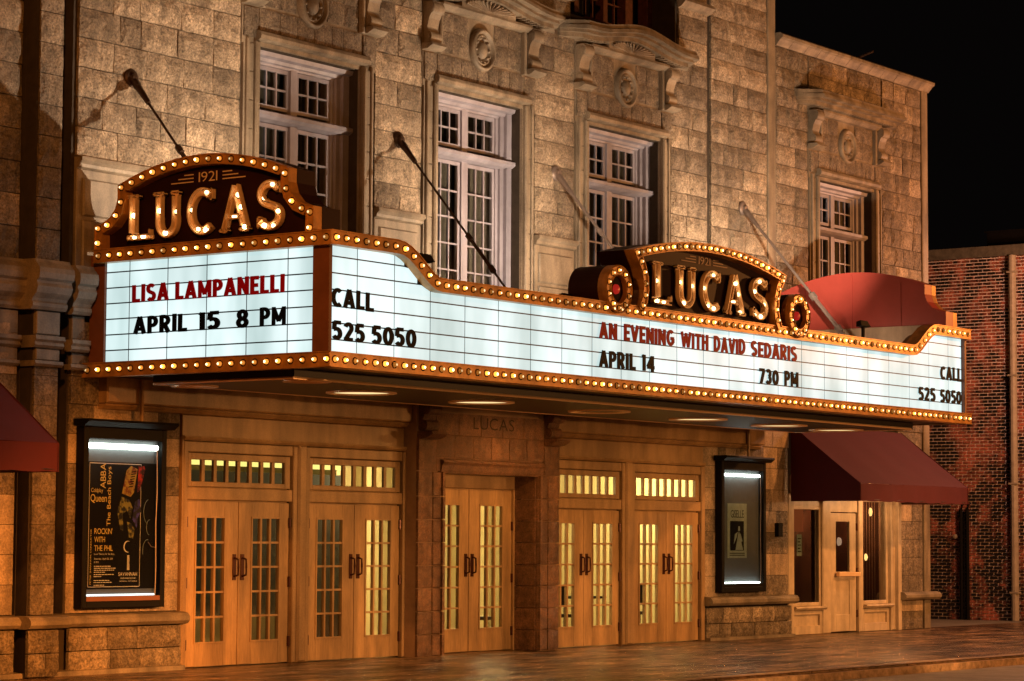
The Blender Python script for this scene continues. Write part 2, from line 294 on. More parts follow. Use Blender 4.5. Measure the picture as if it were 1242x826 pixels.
# bold block capitals for the changeable boards: strokes in a box one unit high; (width, strokes)
t_ = 0.10
BF = {
 'A': (0.66, [[(0.09, 0), (0.33, 0.99)], [(0.57, 0), (0.33, 0.99)], [(0.18, 0.28), (0.48, 0.28)]]),
 'P': (0.54, [[(0.1, 0), (0.1, 1)], [(0.1, 0.91), (0.24, 0.91)] + _arc(0.24, 0.68, 0.20, 0.23, 90, -90) + [(0.1, 0.45)]]),
 'R': (0.58, [[(0.1, 0), (0.1, 1)], [(0.1, 0.91), (0.24, 0.91)] + _arc(0.24, 0.69, 0.21, 0.22, 90, -90) + [(0.1, 0.47)], [(0.26, 0.47), (0.48, 0.0)]]),
 'I': (0.2, [[(0.1, 0), (0.1, 1)]]), 'L': (0.46, [[(0.1, 0), (0.1, 1)], [(0.02, 0.09), (0.46, 0.09)]]),
 'S': (0.56, [_arc(0.28, 0.71, 0.18, 0.20, 35, 250, 12) + _arc(0.28, 0.29, 0.18, 0.20, 70, -145, 12)[1:]]),
 'E': (0.46, [[(0.1, 0), (0.1, 1)], [(0.02, 0.09), (0.46, 0.09)], [(0.1, 0.5), (0.42, 0.5)], [(0.02, 0.91), (0.46, 0.91)]]),
 'V': (0.64, [[(0.08, 1), (0.32, 0.01)], [(0.56, 1), (0.32, 0.01)]]), 'N': (0.62, [[(0.1, 0), (0.1, 1)], [(0.52, 0), (0.52, 1)], [(0.1, 0.96), (0.52, 0.04)]]),
 'G': (0.66, [_arc(0.34, 0.5, 0.24, 0.41, 50, 340, 18), [(0.34, 0.46), (0.62, 0.46)], [(0.54, 0.46), (0.54, 0.2)]]),
 'W': (0.92, [[(0.08, 1), (0.26, 0.02)], [(0.46, 0.92), (0.26, 0.02)], [(0.46, 0.92), (0.66, 0.02)], [(0.84, 1), (0.66, 0.02)]]),
 'T': (0.54, [[(0.27, 0), (0.27, 1)], [(0.01, 0.91), (0.53, 0.91)]]), 'H': (0.58, [[(0.1, 0), (0.1, 1)], [(0.48, 0), (0.48, 1)], [(0.1, 0.5), (0.48, 0.5)]]),
 'D': (0.62, [[(0.1, 0), (0.1, 1)], [(0.1, 0.91), (0.2, 0.91)] + _arc(0.22, 0.5, 0.30, 0.41, 90, -90, 16) + [(0.1, 0.09)]]),
 'M': (0.76, [[(0.1, 0), (0.1, 1)], [(0.66, 0), (0.66, 1)], [(0.1, 0.96), (0.38, 0.2)], [(0.66, 0.96), (0.38, 0.2)]]),
 'C': (0.58, [_arc(0.34, 0.5, 0.24, 0.41, 50, 310, 18)]),
 '0': (0.58, [_arc(0.29, 0.5, 0.19, 0.41, 0, 360, 24)]), '1': (0.22, [[(0.12, 0), (0.12, 1)], [(0.02, 0.84), (0.12, 0.95)]]),
 '2': (0.54, [_arc(0.27, 0.70, 0.17, 0.21, 165, -35, 12) + [(0.12, 0.09)], [(0.03, 0.09), (0.51, 0.09)]]),
 '3': (0.54, [_arc(0.25, 0.71, 0.17, 0.20, 150, -80, 12), _arc(0.25, 0.29, 0.19, 0.20, 80, -150, 12)]),
 '4': (0.58, [[(0.42, 0), (0.42, 1)], [(0.40, 0.95), (0.08, 0.30)], [(0.04, 0.28), (0.56, 0.28)]]),
 '5': (0.54, [[(0.12, 0.91), (0.48, 0.91)], [(0.14, 0.95), (0.11, 0.52)], [(0.10, 0.54), (0.22, 0.57)] + _arc(0.25, 0.33, 0.19, 0.24, 90, -145, 14)]),
 '7': (0.52, [[(0.02, 0.91), (0.50, 0.91)], [(0.45, 0.93), (0.17, 0.0)]]),
 '8': (0.56, [_arc(0.28, 0.71, 0.16, 0.20, 0, 360, 18), _arc(0.28, 0.28, 0.19, 0.20, 0, 360, 18)])}
def _off(path, w):
    out = []; n = len(path); cl = math.hypot(path[0][0] - path[-1][0], path[0][1] - path[-1][1]) < 1e-4
    for i, p in enumerate(path):
        a = path[i - 1] if i > 0 else (path[-2] if cl else path[0]); b = path[i + 1] if i < n - 1 else (path[1] if cl else path[-1])
        dx, dz = b[0] - a[0], b[1] - a[1]; l = math.hypot(dx, dz) or 1; out.append((p[0] - dz / l * w, p[1] + dx / l * w))
    return out
def board_word(word, s0, s1, z, h, m, parent, mp, d):
    gap = 0.10; W = sum(BF[c][0] for c in word) + gap * (len(word) - 1); k = (s1 - s0) / W; x = 0
    for ch in word:
        w_, st = BF[ch]; mb = MB(); dz = R.uniform(-0.005, 0.005); tl = R.uniform(-0.008, 0.008)
        T = lambda p: (s0 + (x + p[0]) * k + tl * p[1] * h, z + p[1] * h + dz)
        for i, pa in enumerate(st):
            hw = 0.105 if len(st) < 4 or ch in 'E' else 0.092
            A = _off(pa, hw); B = _off(pa, -hw); mb.ribbon([T(p) for p in A], [T(p) for p in B], d, d + 0.014 + 0.0012 * i, mp)
        part("letter", mb, m, parent); x += w_ + gap
CAP = 0.729
def layout(word, off, gap):
    out = []; x = 0
    for ch in word:
        if ch == ' ': x += 0.32; continue
        vs, fs, a, b = glyph(ch, off); out.append((ch, x - a)); x += (b - a) + gap
    return out, x - gap
def text_into(mb, word, s0, s1, z, h, mp, d, off=0.0, gap=0.06, rot=False):
    pl, W = layout(word, off, gap); kz = h / (CAP + 2 * off); k = (s1 - s0) / W if s1 is not None else kz
    for ch, x in pl:
        vs, fs, a, b = glyph(ch, off)
        if rot:   # reading upward: text x runs up, text y runs left
            mb.add([mp(z - vy * kz, s0 + (vx + x) * k, d) for vx, vy in vs], fs)
        else:
            mb.add([mp(s0 + (vx + x) * k, z + vy * kz, d) for vx, vy in vs], fs)
    return mb

# ================================================================== GROUND
mb = MB(); mb.add([(-60, -5.25, -0.12), (60, -5.25, -0.12), (60, -0.3, -0.012), (-60, -0.3, -0.012), (-60, 0.3, 0.0), (60, 0.3, 0.0)], [(0, 1, 2, 3), (3, 2, 5, 4)])
structure("sidewalk", mb, 'conc')
mb = MB(); mb.add([(-400, -400, -0.27), (400, -400, -0.27), (400, 400, -0.27), (-400, 400, -0.27)], [(0, 1, 2, 3)])
structure("street", mb, 'asphalt')
mb = MB(); mb.add([(23.62, 0.3, -0.004), (60, 0.3, -0.004), (60, 40, -0.004), (23.62, 40, -0.004)], [(0, 1, 2, 3)])
structure("parking_lot", mb, 'asphalt')
def pave_z(y): return -0.012 - 0.108 * (-0.3 - y) / 4.95
mb = MB(); x = -14
for k in range(34):                                       # scored joints
    mb.add([(x, -5.2, pave_z(-5.2) + 0.004), (x + 0.02, -5.2, pave_z(-5.2) + 0.004), (x + 0.02, -0.32, pave_z(-0.32) + 0.004), (x, -0.32, pave_z(-0.32) + 0.004)], [(0, 1, 2, 3)]); x += 1.52
for y in (-1.9, -3.5):
    mb.add([(-14, y, pave_z(y) + 0.008), (38, y, pave_z(y) + 0.008), (38, y + 0.02, pave_z(y + 0.02) + 0.008), (-14, y + 0.02, pave_z(y + 0.02) + 0.008)], [(0, 1, 2, 3)])
part("paving_joints", mb, 'seam', bpy.data.objects["sidewalk"], kind='stuff')
kb = MB(); kb.box(-60, 60, -5.5, -5.26, -0.4, -0.16)
kerb = structure("kerb", kb, 'kerb')
def rough_box(nx, nz, amp, seed, edge_y=0.55):
    r = random.Random(seed); mbx = MB(); V = []; Fc = []
    for j in range(nz + 1):
        for i in range(nx + 1):
            u = i / nx; v = j / nz; edge = (i in (0, nx)) or (j in (0, nz))
            y = -edge_y + r.uniform(-0.12, 0.12) * min(1, amp * 6) if edge else -1.0 + r.uniform(-amp, amp)
            V.append((u - 0.5, y, v - 0.5))
    n = len(V); w1 = nx + 1
    for j in range(nz):
        for i in range(nx):
            a = j * w1 + i; Fc.append((a, a + 1, a + 1 + w1, a + w1))
    ring = [i for i in range(w1)] + [j * w1 + nx for j in range(1, nz + 1)] + [nz * w1 + i for i in range(nx - 1, -1, -1)] + [j * w1 for j in range(nz - 1, 0, -1)]
    for q in ring: V.append((V[q][0], 0.0, V[q][2]))
    for k in range(len(ring)):
        a = ring[k]; b = ring[(k + 1) % len(ring)]; Fc.append((b, a, n + k, n + (k + 1) % len(ring)))
    mbx.add(V, Fc); return mbx
x = -8.0; k = 0
KV = [rough_box(5, 2, 0.25, 100 + i).mesh("kerb_stone", 'kerb') for i in range(4)]
while x < 34:
    L_ = R.uniform(1.1, 1.9)
    put("kerb_stone", KV[k % 4], kerb, (x + L_ / 2, -5.28, -0.205), (L_ - 0.02, 0.09, 0.17)); x += L_; k += 1
x = -8.0; mbk = MB()
mbk.add([(-60, -5.42, -0.118), (60, -5.42, -0.118), (60, -5.245, -0.112), (-60, -5.245, -0.112)], [(0, 1, 2, 3)]); mbk.box(-60, 60, -5.30, -5.245, -0.3, -0.125)
part("kerb_top", mbk, 'kerb', kerb)

# ================================================================== THEATRE
CX = [4.38, 8.43, 12.48, 20.22]
HO = 1.12                                           # half opening of upper windows
th = thing("theatre_building", (8.4, 0.3, 0), "rusticated limestone theatre front with tall upstairs windows above a lit marquee and tan glazed doors", "building")
opens = [(c - HO, c + HO, 4.95, 8.52) for c in CX[:3]] + [(CX[3] - HO, CX[3] + HO, 4.95, 8.52), (10.95, 14.15, 10.30, 12.6),
         (1.97, 4.08, -0.1, 2.81), (4.46, 6.55, -0.1, 2.81), (7.22, 9.64, -0.1, 2.70), (10.31, 12.40, -0.1, 2.81), (12.80, 14.89, -0.1, 2.81), (18.05, 22.15, -0.1, 2.95), (-0.57, -0.22, 0.76, 12.55), (-1.10, -1.03, 0.76, 12.55)]
def wall_boxes(mb, x0, x1, z0, z1, y0, y1, opens):
    xs = sorted({x0, x1} | {v for o in opens for v in o[:2] if x0 < v < x1}); zs = sorted({z0, z1} | {v for o in opens for v in o[2:] if z0 < v < z1})
    for i in range(len(xs) - 1):
        j = 0
        while j < len(zs) - 1:
            cxm = (xs[i] + xs[i + 1]) / 2
            free = lambda jj: not any(o[0] < cxm < o[1] and o[2] < (zs[jj] + zs[jj + 1]) / 2 < o[3] for o in opens)
            if free(j):
                k = j
                while k + 1 < len(zs) - 1 and free(k + 1): k += 1
                mb.box(xs[i], xs[i + 1], y0, y1, zs[j], zs[k + 1]); j = k + 1
            else: j += 1
mb = MB(); wall_boxes(mb, -12, 17.5, 3.3, 12.6, 0.05, 0.55, opens); wall_boxes(mb, 17.5, 23.6, 3.3, 10.85, 0.05, 0.55, opens); wall_boxes(mb, -12, 1.4, -0.3, 3.3, 0.05, 0.55, opens); wall_boxes(mb, 1.4, 22.5, -0.3, 3.3, 0.05, 0.14, opens); mb.box(22.5, 23.6, 0.05, 0.55, -0.3, 3.3)
mb.box(23.3, 23.6, 0.55, 9, -0.3, 10.85); mb.box(-12, -11.7, 0.55, 9, -0.3, 12.6); mb.box(17.2, 17.5, 0.55, 9, 9, 12.6)
wall = part("wall", mb, 'joint', th)
mb = MB(); mb.box(-12, 23.6, 9, 9.3, -0.3, 10.85); mb.box(-11.7, 17.2, 0.55, 9, 12.4, 12.6); mb.box(17.5, 23.3, 0.55, 9, 10.5, 10.7)
part("rear_wall", mb, 'joint', th)
mb = MB(); mb.box(-1.3, 0.1, 0.552, 0.58, 0.7, 12.6); part("groove_back", mb, 'joint', th)

# --- stone blocks
BV = [rough_box(6, 3, 0.15, i).mesh("stone_block", 'rock') for i in range(14)]
FV = [rough_box(3, 2, 0.05, 80 + i, 0.85).mesh("stone_block", 'dressed') for i in range(5)]
BRV = [rough_box(3, 3, 0.10, 50 + i, 0.75).mesh("stone_block", 'brown') for i in range(5)]
blocks = []          # (x0,x1,z0,z1,yback,proud,importance)
def course(x0, x1, z0, z1, yb=0.05, proud=0.078, L=(0.5, 0.95), imp=1):
    x = x0; n = max(1, round((x1 - x0) / R.uniform(*L)))
    cuts = [x0] + sorted(x0 + (x1 - x0) * (i + R.uniform(-0.22, 0.22)) / n for i in range(1, n)) + [x1]
    for a, b in zip(cuts, cuts[1:]): blocks.append((a, b, z0, z1, yb, proud, imp))
def field(x0, x1, z0, z1, h, **k):
    n = max(1, round((z1 - z0) / h)); hh = (z1 - z0) / n
    for i in range(n): course(x0, x1, z0 + i * hh, z0 + (i + 1) * hh, **k)
H = 0.385
Z0 = 6.56
# upper bays between the window surrounds
for a, b in ((-0.16, CX[0] - 1.47), (CX[0] + 1.47, CX[1] - 1.47), (CX[1] + 1.47, CX[2] - 1.47), (CX[2] + 1.47, 15.14)):
    field(a, b, Z0, Z0 + 9 * H, H)
field(-0.16, 10.90, Z0 + 9 * H, 12.5, H, imp=0.2)
field(14.20, 15.14, Z0 + 9 * H, 12.5, H)
field(15.27, 17.22, 5.0, 12.5, 0.375, L=(0.45, 0.95))
field(17.56, 18.74, 5.0, 10.82, 0.375, L=(0.4, 0.6)); field(21.71, 23.36, 4.6, 10.82, 0.375, L=(0.4, 0.62))
field(18.78, 21.67, 10.15, 10.82, 0.335, L=(0.42, 0.65))
# left wall and pilaster
field(-4.5, -1.12, 5.15, 9.2, 0.39, imp=0.6)
field(-1.0, -0.60, 5.15, 9.44, 0.39, yb=-0.15, proud=0.05, L=(0.3, 0.5))
field(-4.5, -1.12, 0.76, 4.45, 0.37, imp=0.8)
field(-1.0, -0.60, 0.76, 4.45, 0.37, yb=-0.15, proud=0.05, L=(0.38, 0.42))
field(-0.20, 1.84, 0.76, 3.40, 0.38, proud=0.035, L=(0.35, 0.6))
field(-0.20, 0.30, 3.40, 4.45, 0.35, L=(0.3, 0.4))
# base courses
field(-4.5, -1.12, 0.0, 0.58, 0.29, yb=0.0, proud=0.09); field(-1.06, -0.54, 0.0, 0.58, 0.29, yb=-0.18, proud=0.09, L=(0.3, 0.5)); field(-0.20, 1.84, 0.0, 0.58, 0.29, yb=0.0, proud=0.09, L=(0.45, 0.6))
field(15.02, 17.98, 0.0, 0.56, 0.28, yb=0.0, proud=0.09, L=(0.45, 0.7))
field(15.02, 17.98, 0.72, 3.42, 0.38, proud=0.04, L=(0.4, 0.6)); field(16.9, 17.98, 3.42, 4.6, 0.39, L=(0.4, 0.6))
field(22.32, 23.36, 0.0, 3.9, 0.36, proud=0.05, L=(0.3, 0.52)); field(21.7, 23.36, 3.9, 4.6, 0.35, L=(0.4, 0.6)); field(18.0, 21.7, 4.0, 4.6, 0.3, imp=0.1)
# surround stones of the upstairs windows
for c in CX:
    course(c - 1.12, c + 1.12, 8.74, 9.06, 0.0, 0.035, (0.34, 0.40))
    for (a, b) in ((-1.44, -1.14), (1.14, 1.44)):
        course(c + a, c + b, 8.62, 9.04, 0.0, 0.05, (0.3, 0.3))
    for zz in ((9.10, 9.42), (9.42, 9.72)):
        course(c - 1.05, c - 0.34, zz[0], zz[1], 0.0, 0.03, (0.32, 0.42)); course(c + 0.34, c + 1.05, zz[0], zz[1], 0.0, 0.03, (0.32, 0.42))
order = sorted(range(len(blocks)), key=lambda i: -(blocks[i][1] - blocks[i][0]) * (blocks[i][3] - blocks[i][2]) * blocks[i][6] * (0.15 if (0.5 < blocks[i][0] < 17 and blocks[i][3] < 6.4 and blocks[i][2] > 3.6) else 1))
rest = MB(); G = 0.013
print("blocks", len(blocks))
for rank, i in enumerate(order):
    x0, x1, z0, z1, yb, pr, im = blocks[i]
    loc = ((x0 + x1) / 2, yb, (z0 + z1) / 2); sc = (x1 - x0 - G, pr, z1 - z0 - G)
    me = BV[i % len(BV)] if (z0 > 4.5 or z1 < 0.6) else FV[i % len(FV)]
    if z0 > 4.5 or z1 < 0.6: pass
    else: pr *= 0.8; sc = (x1 - x0 - 0.008, pr, z1 - z0 - 0.008)
    if rank < 296: put("stone_block", me, th, loc, sc)
    else: rest.add([(v.co.x * sc[0] + loc[0], v.co.y * sc[1] + loc[1], v.co.z * sc[2] + loc[2]) for v in me.vertices], [tuple(p.vertices) for p in me.polygons])
part("stone_blocks", rest, 'rock', th, kind='stuff')

# --- smooth stone: piers, edge strips, grooves
mb = MB()
for a_ in ((17.23, 17.5, -0.02, 0.05, 5.0, 12.5), (23.37, 23.62, -0.03, 0.05, 0.0, 10.84), (17.51, 17.55, 0.0, 0.05, 4, 10.8)):
    mb = MB(); mb.cbox(*a_, 0.015); part("corner_strip", mb, 'smooth', th)
mb = MB(); mb.box(-1.02, -0.59, -0.148, 0.3, -0.1, 12.5); part("pilaster", mb, 'joint', th)
# string course and smooth framed panels below it
for a, b in ((-0.16, CX[0] - 1.47), (CX[0] + 1.47, CX[1] - 1.47), (CX[1] + 1.47, CX[2] - 1.47), (CX[2] + 1.47, 15.14)):
    mb = MB(); mb.band(a, b, [(0.05, 6.55), (-0.09, 6.55), (-0.10, 6.50), (-0.05, 6.46), (-0.04, 6.42), (0.0, 6.40), (0.05, 6.40)]); part("string_course", mb, 'smooth', th)
    mb = MB(); mb.cbox(a, b, 0.0, 0.05, 4.6, 6.40, 0.01)
    w_ = b - a
    mb.cbox(a + 0.10, b - 0.10, -0.03, 0.01, 4.9, 5.75, 0.02); mb.cbox(a + 0.10, b - 0.10, -0.03, 0.01, 5.80, 6.28, 0.02)
    part("smooth_panel", mb, 'smooth', th)
# wrapping cornice bands on the lower left
PR1 = [(0.02, 5.14), (-0.10, 5.14), (-0.12, 5.10), (-0.14, 5.08), (-0.19, 5.03), (-0.20, 4.97), (-0.19, 4.90), (-0.15, 4.87), (-0.15, 4.84), (-0.17, 4.80), (-0.14, 4.72), (-0.08, 4.66), (-0.06, 4.62), (-0.08, 4.60), (-0.08, 4.56), (-0.05, 4.52), (0.02, 4.52)]
PR2 = [(0.02, 4.20), (-0.07, 4.20), (-0.08, 4.15), (-0.05, 4.12), (-0.06, 4.08), (-0.03, 4.05), (0.02, 4.05)]
PR3 = [(0.02, 3.89), (-0.05, 3.89), (-0.06, 3.85), (-0.03, 3.82), (0.02, 3.82)]
for nm, PR_ in (("cornice", PR1), ("moulding", PR2), ("moulding", PR3)):
    e = -min(p[0] for p in PR_)
    mb = MB(); mb.band(-4.5, -1.14 + e * 0.3, PR_); part(nm, mb, 'smooth', th)
    mb = MB(); mb.band(-1.02 - e * 0.6, -0.59 + e * 0.2, [(y - 0.20 if y < 0.01 else 0.02, z) for y, z in PR_]); part(nm, mb, 'smooth', th)
    mb = MB(); mb.band(-0.30, 0.02, [(y - 0.05 if y < 0.01 else 0.02, z) for y, z in PR_]); part(nm, mb, 'smooth', th)
for (a, b, yo) in ((-4.5, -1.12, 0.0), (-1.0, -0.60, -0.2), (-0.2, 0.02, 0.0)):
    for za, zb in ((4.22, 4.51), (3.90, 4.04)): mb = MB(); mb.cbox(a, b, yo - 0.01, 0.05, za, zb); part("band_stone", mb, 'smooth', th)
# rounded sill over the base
SILL = lambda y, z: [(0.05, z + 0.16), (y + 0.05, z + 0.16), (y - 0.02, z + 0.145), (y - 0.06, z + 0.10), (y - 0.06, z + 0.05), (y - 0.02, z + 0.01), (y + 0.03, z), (0.05, z)]
for a, b, y in ((-4.5, -1.10, -0.13), (-1.14, -0.46, -0.30), (-0.46, 1.86, -0.13), (15.0, 18.02, -0.13), (22.25, 23.78, -0.13)):
    mb = MB(); mb.band(a, b, SILL(y, 0.59 if a < 20 else 0.58)); part("sill_course", mb, 'smooth', th)
mb = MB(); mb.band(-4.5, 1.84, [(0.05, 0.06), (-0.13, 0.05), (-0.14, -0.1), (0.05, -0.1)]); part("plinth", mb, 'smooth', th); mb = MB(); mb.band(15.02, 17.98, [(0.05, 0.05), (-0.13, 0.04), (-0.14, -0.1), (0.05, -0.1)])
part("plinth", mb, 'smooth', th)
# wing cornice of coping stones
x = 17.52
while x < 23.7:
    L_ = min(R.uniform(0.42, 0.62), 23.75 - x)
    if L_ < 0.1: break
    mb = MB(); mb.band(x + 0.006, x + L_ - 0.006, [(0.6, 11.06), (-0.10, 11.06), (-0.16, 11.02), (-0.16, 10.97), (-0.11, 10.94), (-0.08, 10.90), (-0.04, 10.86), (-0.02, 10.83), (0.05, 10.83), (0.6, 10.9)])
    part("coping_stone", mb, 'smooth', th); x += L_
mb = MB(); mb.tube([(20.6, 0.2, 11.0), (20.6, -0.4, 11.16)], 0.025); part("spout", mb, 'iron', th)

# --- upstairs windows
def dome(x, half):       # gentle serpentine rise of a hood
    t = max(0.0, 1 - abs(x) / (half * 0.72)); return 0.17 * (t * t * (3 - 2 * t))
def hood(c, arched):
    mb = MB(); half = 1.98; n = 24
    layers = [(0.42, 10.04, 10.12), (0.46, 9.98, 10.04), (0.36, 9.93, 9.98), (0.26, 9.86, 9.93)]
    for dep, za, zb in layers:
        top = []; bot = []
        xs = [-half + 2 * half * i / n for i in range(n + 1)]
        V = []; F_ = []
        for x in xs:
            e = min(1.0, (half - abs(x)) / 0.30 * 0.85 + 0.15); dd = dep * e; h = dome(x, half) if arched else 0.0
            V += [(c + x * (1 - 0.12 * (0.46 - dep)), 0.05, za + h), (c + x * (1 - 0.12 * (0.46 - dep)), -dd, za + h), (c + x * (1 - 0.12 * (0.46 - dep)), -dd + 0.015, zb + h), (c + x * (1 - 0.12 * (0.46 - dep)), 0.05, zb + h + 0.03)]
        for i in range(n):
            for k in range(4): F_.append((4 * i + k, 4 * i + (k + 1) % 4, 4 * i + 4 + (k + 1) % 4, 4 * i + 4 + k))
        F_ += [(0, 3, 2, 1), (4 * n, 4 * n + 1, 4 * n + 2, 4 * n + 3)]
        mb.add(V, F_)
    return mb
def console_mb(x0, x1, y, z0, z1):
    # scrolled bracket: side outline run along x
    pts = [(0.05, z1), (y - 0.15, z1)]; h = z1 - z0
    for k in range(9):
        a = math.pi / 2 + math.pi * k / 8; pts.append((y - 0.12 + 0.06 * math.cos(a) * 1.0, z1 - 0.10 + 0.09 * math.sin(a)))
    pts += [(y - 0.08, z1 - h * 0.42), (y - 0.05, z1 - h * 0.62)]
    for k in range(9):
        a = math.pi / 2 + math.pi * k / 8; pts.append((y - 0.07 + 0.06 * math.cos(a), z0 + 0.09 + 0.08 * math.sin(a)))
    pts += [(0.05, z0)]
    m_ = MB(); m_.band(x0, x1, pts); 
    m_.tube([(x0 - 0.012, y - 0.115, z1 - 0.11), (x1 + 0.012, y - 0.115, z1 - 0.11)], 0.055, 12); m_.tube([(x0 - 0.012, y - 0.065, z0 + 0.09), (x1 + 0.012, y - 0.065, z0 + 0.09)], 0.045, 12)
    return m_
def upstairs(c, wi):
    arched = wi < 3
    s = MB()
    # stone jamb reveal, architrave, outer band
    s.box(c - 1.42, c - HO, 0.0, 0.049, 4.9, 8.53); s.box(c + HO, c + 1.42, 0.0, 0.049, 4.9, 8.53)
    s.box(c - 1.46, c + 1.46, 0.0, 0.049, 8.53, 10.0)
    sur = part("window_surround", s, 'smooth', th)
    for sg in (-1, 1):
        q = MB(); a, b = sorted((c + sg * 1.13, c + sg * 1.22)); q.cbox(a, b, -0.07, 0.0, 4.9, 8.58, 0.02)
        a, b = sorted((c + sg * 1.33, c + sg * 1.385)); q.cbox(a, b, -0.045, 0.0, 4.9, 8.60, 0.012)
        part("architrave", q, 'smooth', sur)
        z = 4.95                                   # jamb stones between mouldings
        while z < 8.5:
            z2 = min(z + 0.40, 8.59); q = MB(); a, b = sorted((c + sg * 1.226, c + sg * 1.325)); q.cbox(a, b, -0.02, 0.0, z, z2 - 0.012, 0.006); part("jamb_stone", q, 'smooth', sur); z += 0.40
        q = MB(); a, b = sorted((c + sg * 1.14, c + sg * 1.50)); q.band(a, b, [(0.0, 9.16), (-0.20, 9.16), (-0.22, 9.12), (-0.12, 9.07), (0.0, 9.06)]); part("console_shelf", q, 'smooth', sur)
        a, b = sorted((c + sg * 1.18, c + sg * 1.44)); q = console_mb(a, b, -0.02, 9.17, 9.80); part("console", q, 'smooth', sur)
        q = MB(); a, b = sorted((c + sg * 1.06, c + sg * 1.125)); q.cbox(a, b, -0.09, 0.0, 9.06, 9.76, 0.015); part("panel_moulding", q, 'smooth', sur)
    q = MB(); q.band(c - 1.20, c + 1.20, [(0.0, 8.73), (-0.06, 8.73), (-0.11, 8.71), (-0.13, 8.66), (-0.12, 8.61), (-0.07, 8.585), (0.0, 8.585)]); part("head_moulding", q, 'smooth', sur)
    q = MB(); q.band(c - 1.16, c + 1.16, [(0.0, 9.84), (-0.16, 9.84), (-0.17, 9.80), (-0.12, 9.77), (-0.08, 9.74), (0.0, 9.73)]); part("head_moulding", q, 'smooth', sur)
    q = MB(); n = 30
    for i in range(n + 1):
        x = c - 1.5 + 3.0 * i / n
        if arched and abs(x - c) < 0.7: continue
        q.box(x - 0.022, x + 0.022, -0.235, 0.0, 9.845 + (dome(x - c, 1.98) * 0.8 if arched else 0), 9.90 + (dome(x - c, 1.98) * 0.9 if arched else 0.0))
    part("dentils", q, 'smooth', sur)
    if arched:
        q = MB()
        for i in range(15):
            a = D(20 + 140 * i / 14); r0, r1 = 0.10, 0.62
            p0 = (c + math.cos(a) * r0 * 1.2, 9.845 + math.sin(a) * r0 * 0.3); p1 = (c + math.cos(a) * r1 * 1.05, 9.845 + math.sin(a) * 0.17)
            q.tube([(p0[0], -0.17, p0[1]), (p1[0], -0.19, p1[1])], [0.006, 0.022], 5)
        q.box(c - 0.7, c + 0.7, -0.165, 0.0, 9.842, 9.97)
        part("sunburst", q, 'smooth', sur)
    part("hood", hood(c, arched), 'smooth', sur)
    # oval medallion
    mp = WALL(0.0); q = MB(); cc = (c, 9.28)
    q.lathe([(0.335, 0.0), (0.335, 0.05), (0.315, 0.085), (0.29, 0.09), (0.27, 0.07), (0.262, 0.03), (0.245, 0.03), (0.235, 0.05), (0.215, 0.055), (0.205, 0.03), (0.19, 0.012), (0.10, 0.012), (0.0, 0.012)], mp, 32, 0.92, 1.0, cc)
    md = part("medallion", q, 'smooth', sur, smooth=True)
    q = MB(); q.lathe([(0.16, 0.01), (0.15, 0.05), (0.11, 0.085), (0.05, 0.10), (0.0, 0.102)], mp, 20, 0.75, 1.0, cc); part("cartouche", q, 'smooth', md, smooth=True) if False else None
    q2 = MB()
    for i in range(10):
        a = 2 * math.pi * i / 10; q2.lathe([(0.032, 0.01), (0.026, 0.05), (0.0, 0.06)], mp, 8, 1, 1, (c + 0.19 * 0.85 * math.cos(a), 9.28 + 0.19 * math.sin(a)))
    q2.lathe([(0.15, 0.01), (0.14, 0.05), (0.10, 0.08), (0.0, 0.095)], mp, 18, 0.78, 0.95, cc)
    part("carved_shield", q2, 'smooth', md, smooth=True)
    # white timber window set back in the opening
    Y = 0.33
    f = MB()
    f.box(c - HO, c - 0.99, Y - 0.12, Y + 0.08, 4.96, 8.51); f.box(c + 0.99, c + HO, Y - 0.12, Y + 0.08, 4.96, 8.51)
    f.box(c - 0.99, c - 0.90, Y - 0.06, Y + 0.08, 4.96, 8.51); f.box(c + 0.90, c + 0.99, Y - 0.06, Y + 0.08, 4.96, 8.51)
    f.box(c - 0.90, c - 0.83, Y - 0.015, Y + 0.08, 4.96, 8.51); f.box(c + 0.83, c + 0.90, Y - 0.015, Y + 0.08, 4.96, 8.51)
    f.band(c - HO, c + HO, [(Y + 0.08, 8.515), (Y - 0.20, 8.515), (Y - 0.18, 8.46), (Y - 0.10, 8.44), (Y - 0.08, 8.40), (Y - 0.03, 8.39), (Y - 0.02, 8.36), (Y + 0.08, 8.36)])
    f.box(c - 0.07, c + 0.07, Y - 0.03, Y + 0.07, 4.97, 8.37)
    win = part("window", f, 'white', th)
    q = MB(); q.band(c - HO + 0.0, c + HO - 0.0, [(Y + 0.07, 7.74), (Y - 0.12, 7.70), (Y - 0.20, 7.67), (Y - 0.20, 7.62), (Y - 0.14, 7.58), (Y - 0.04, 7.56), (Y + 0.07, 7.55)]); part("transom_ledge", q, 'white', win)
    dark = {0: 'dglass', 1: 'dglass', 2: 'dglass', 3: 'dglass'}[wi]
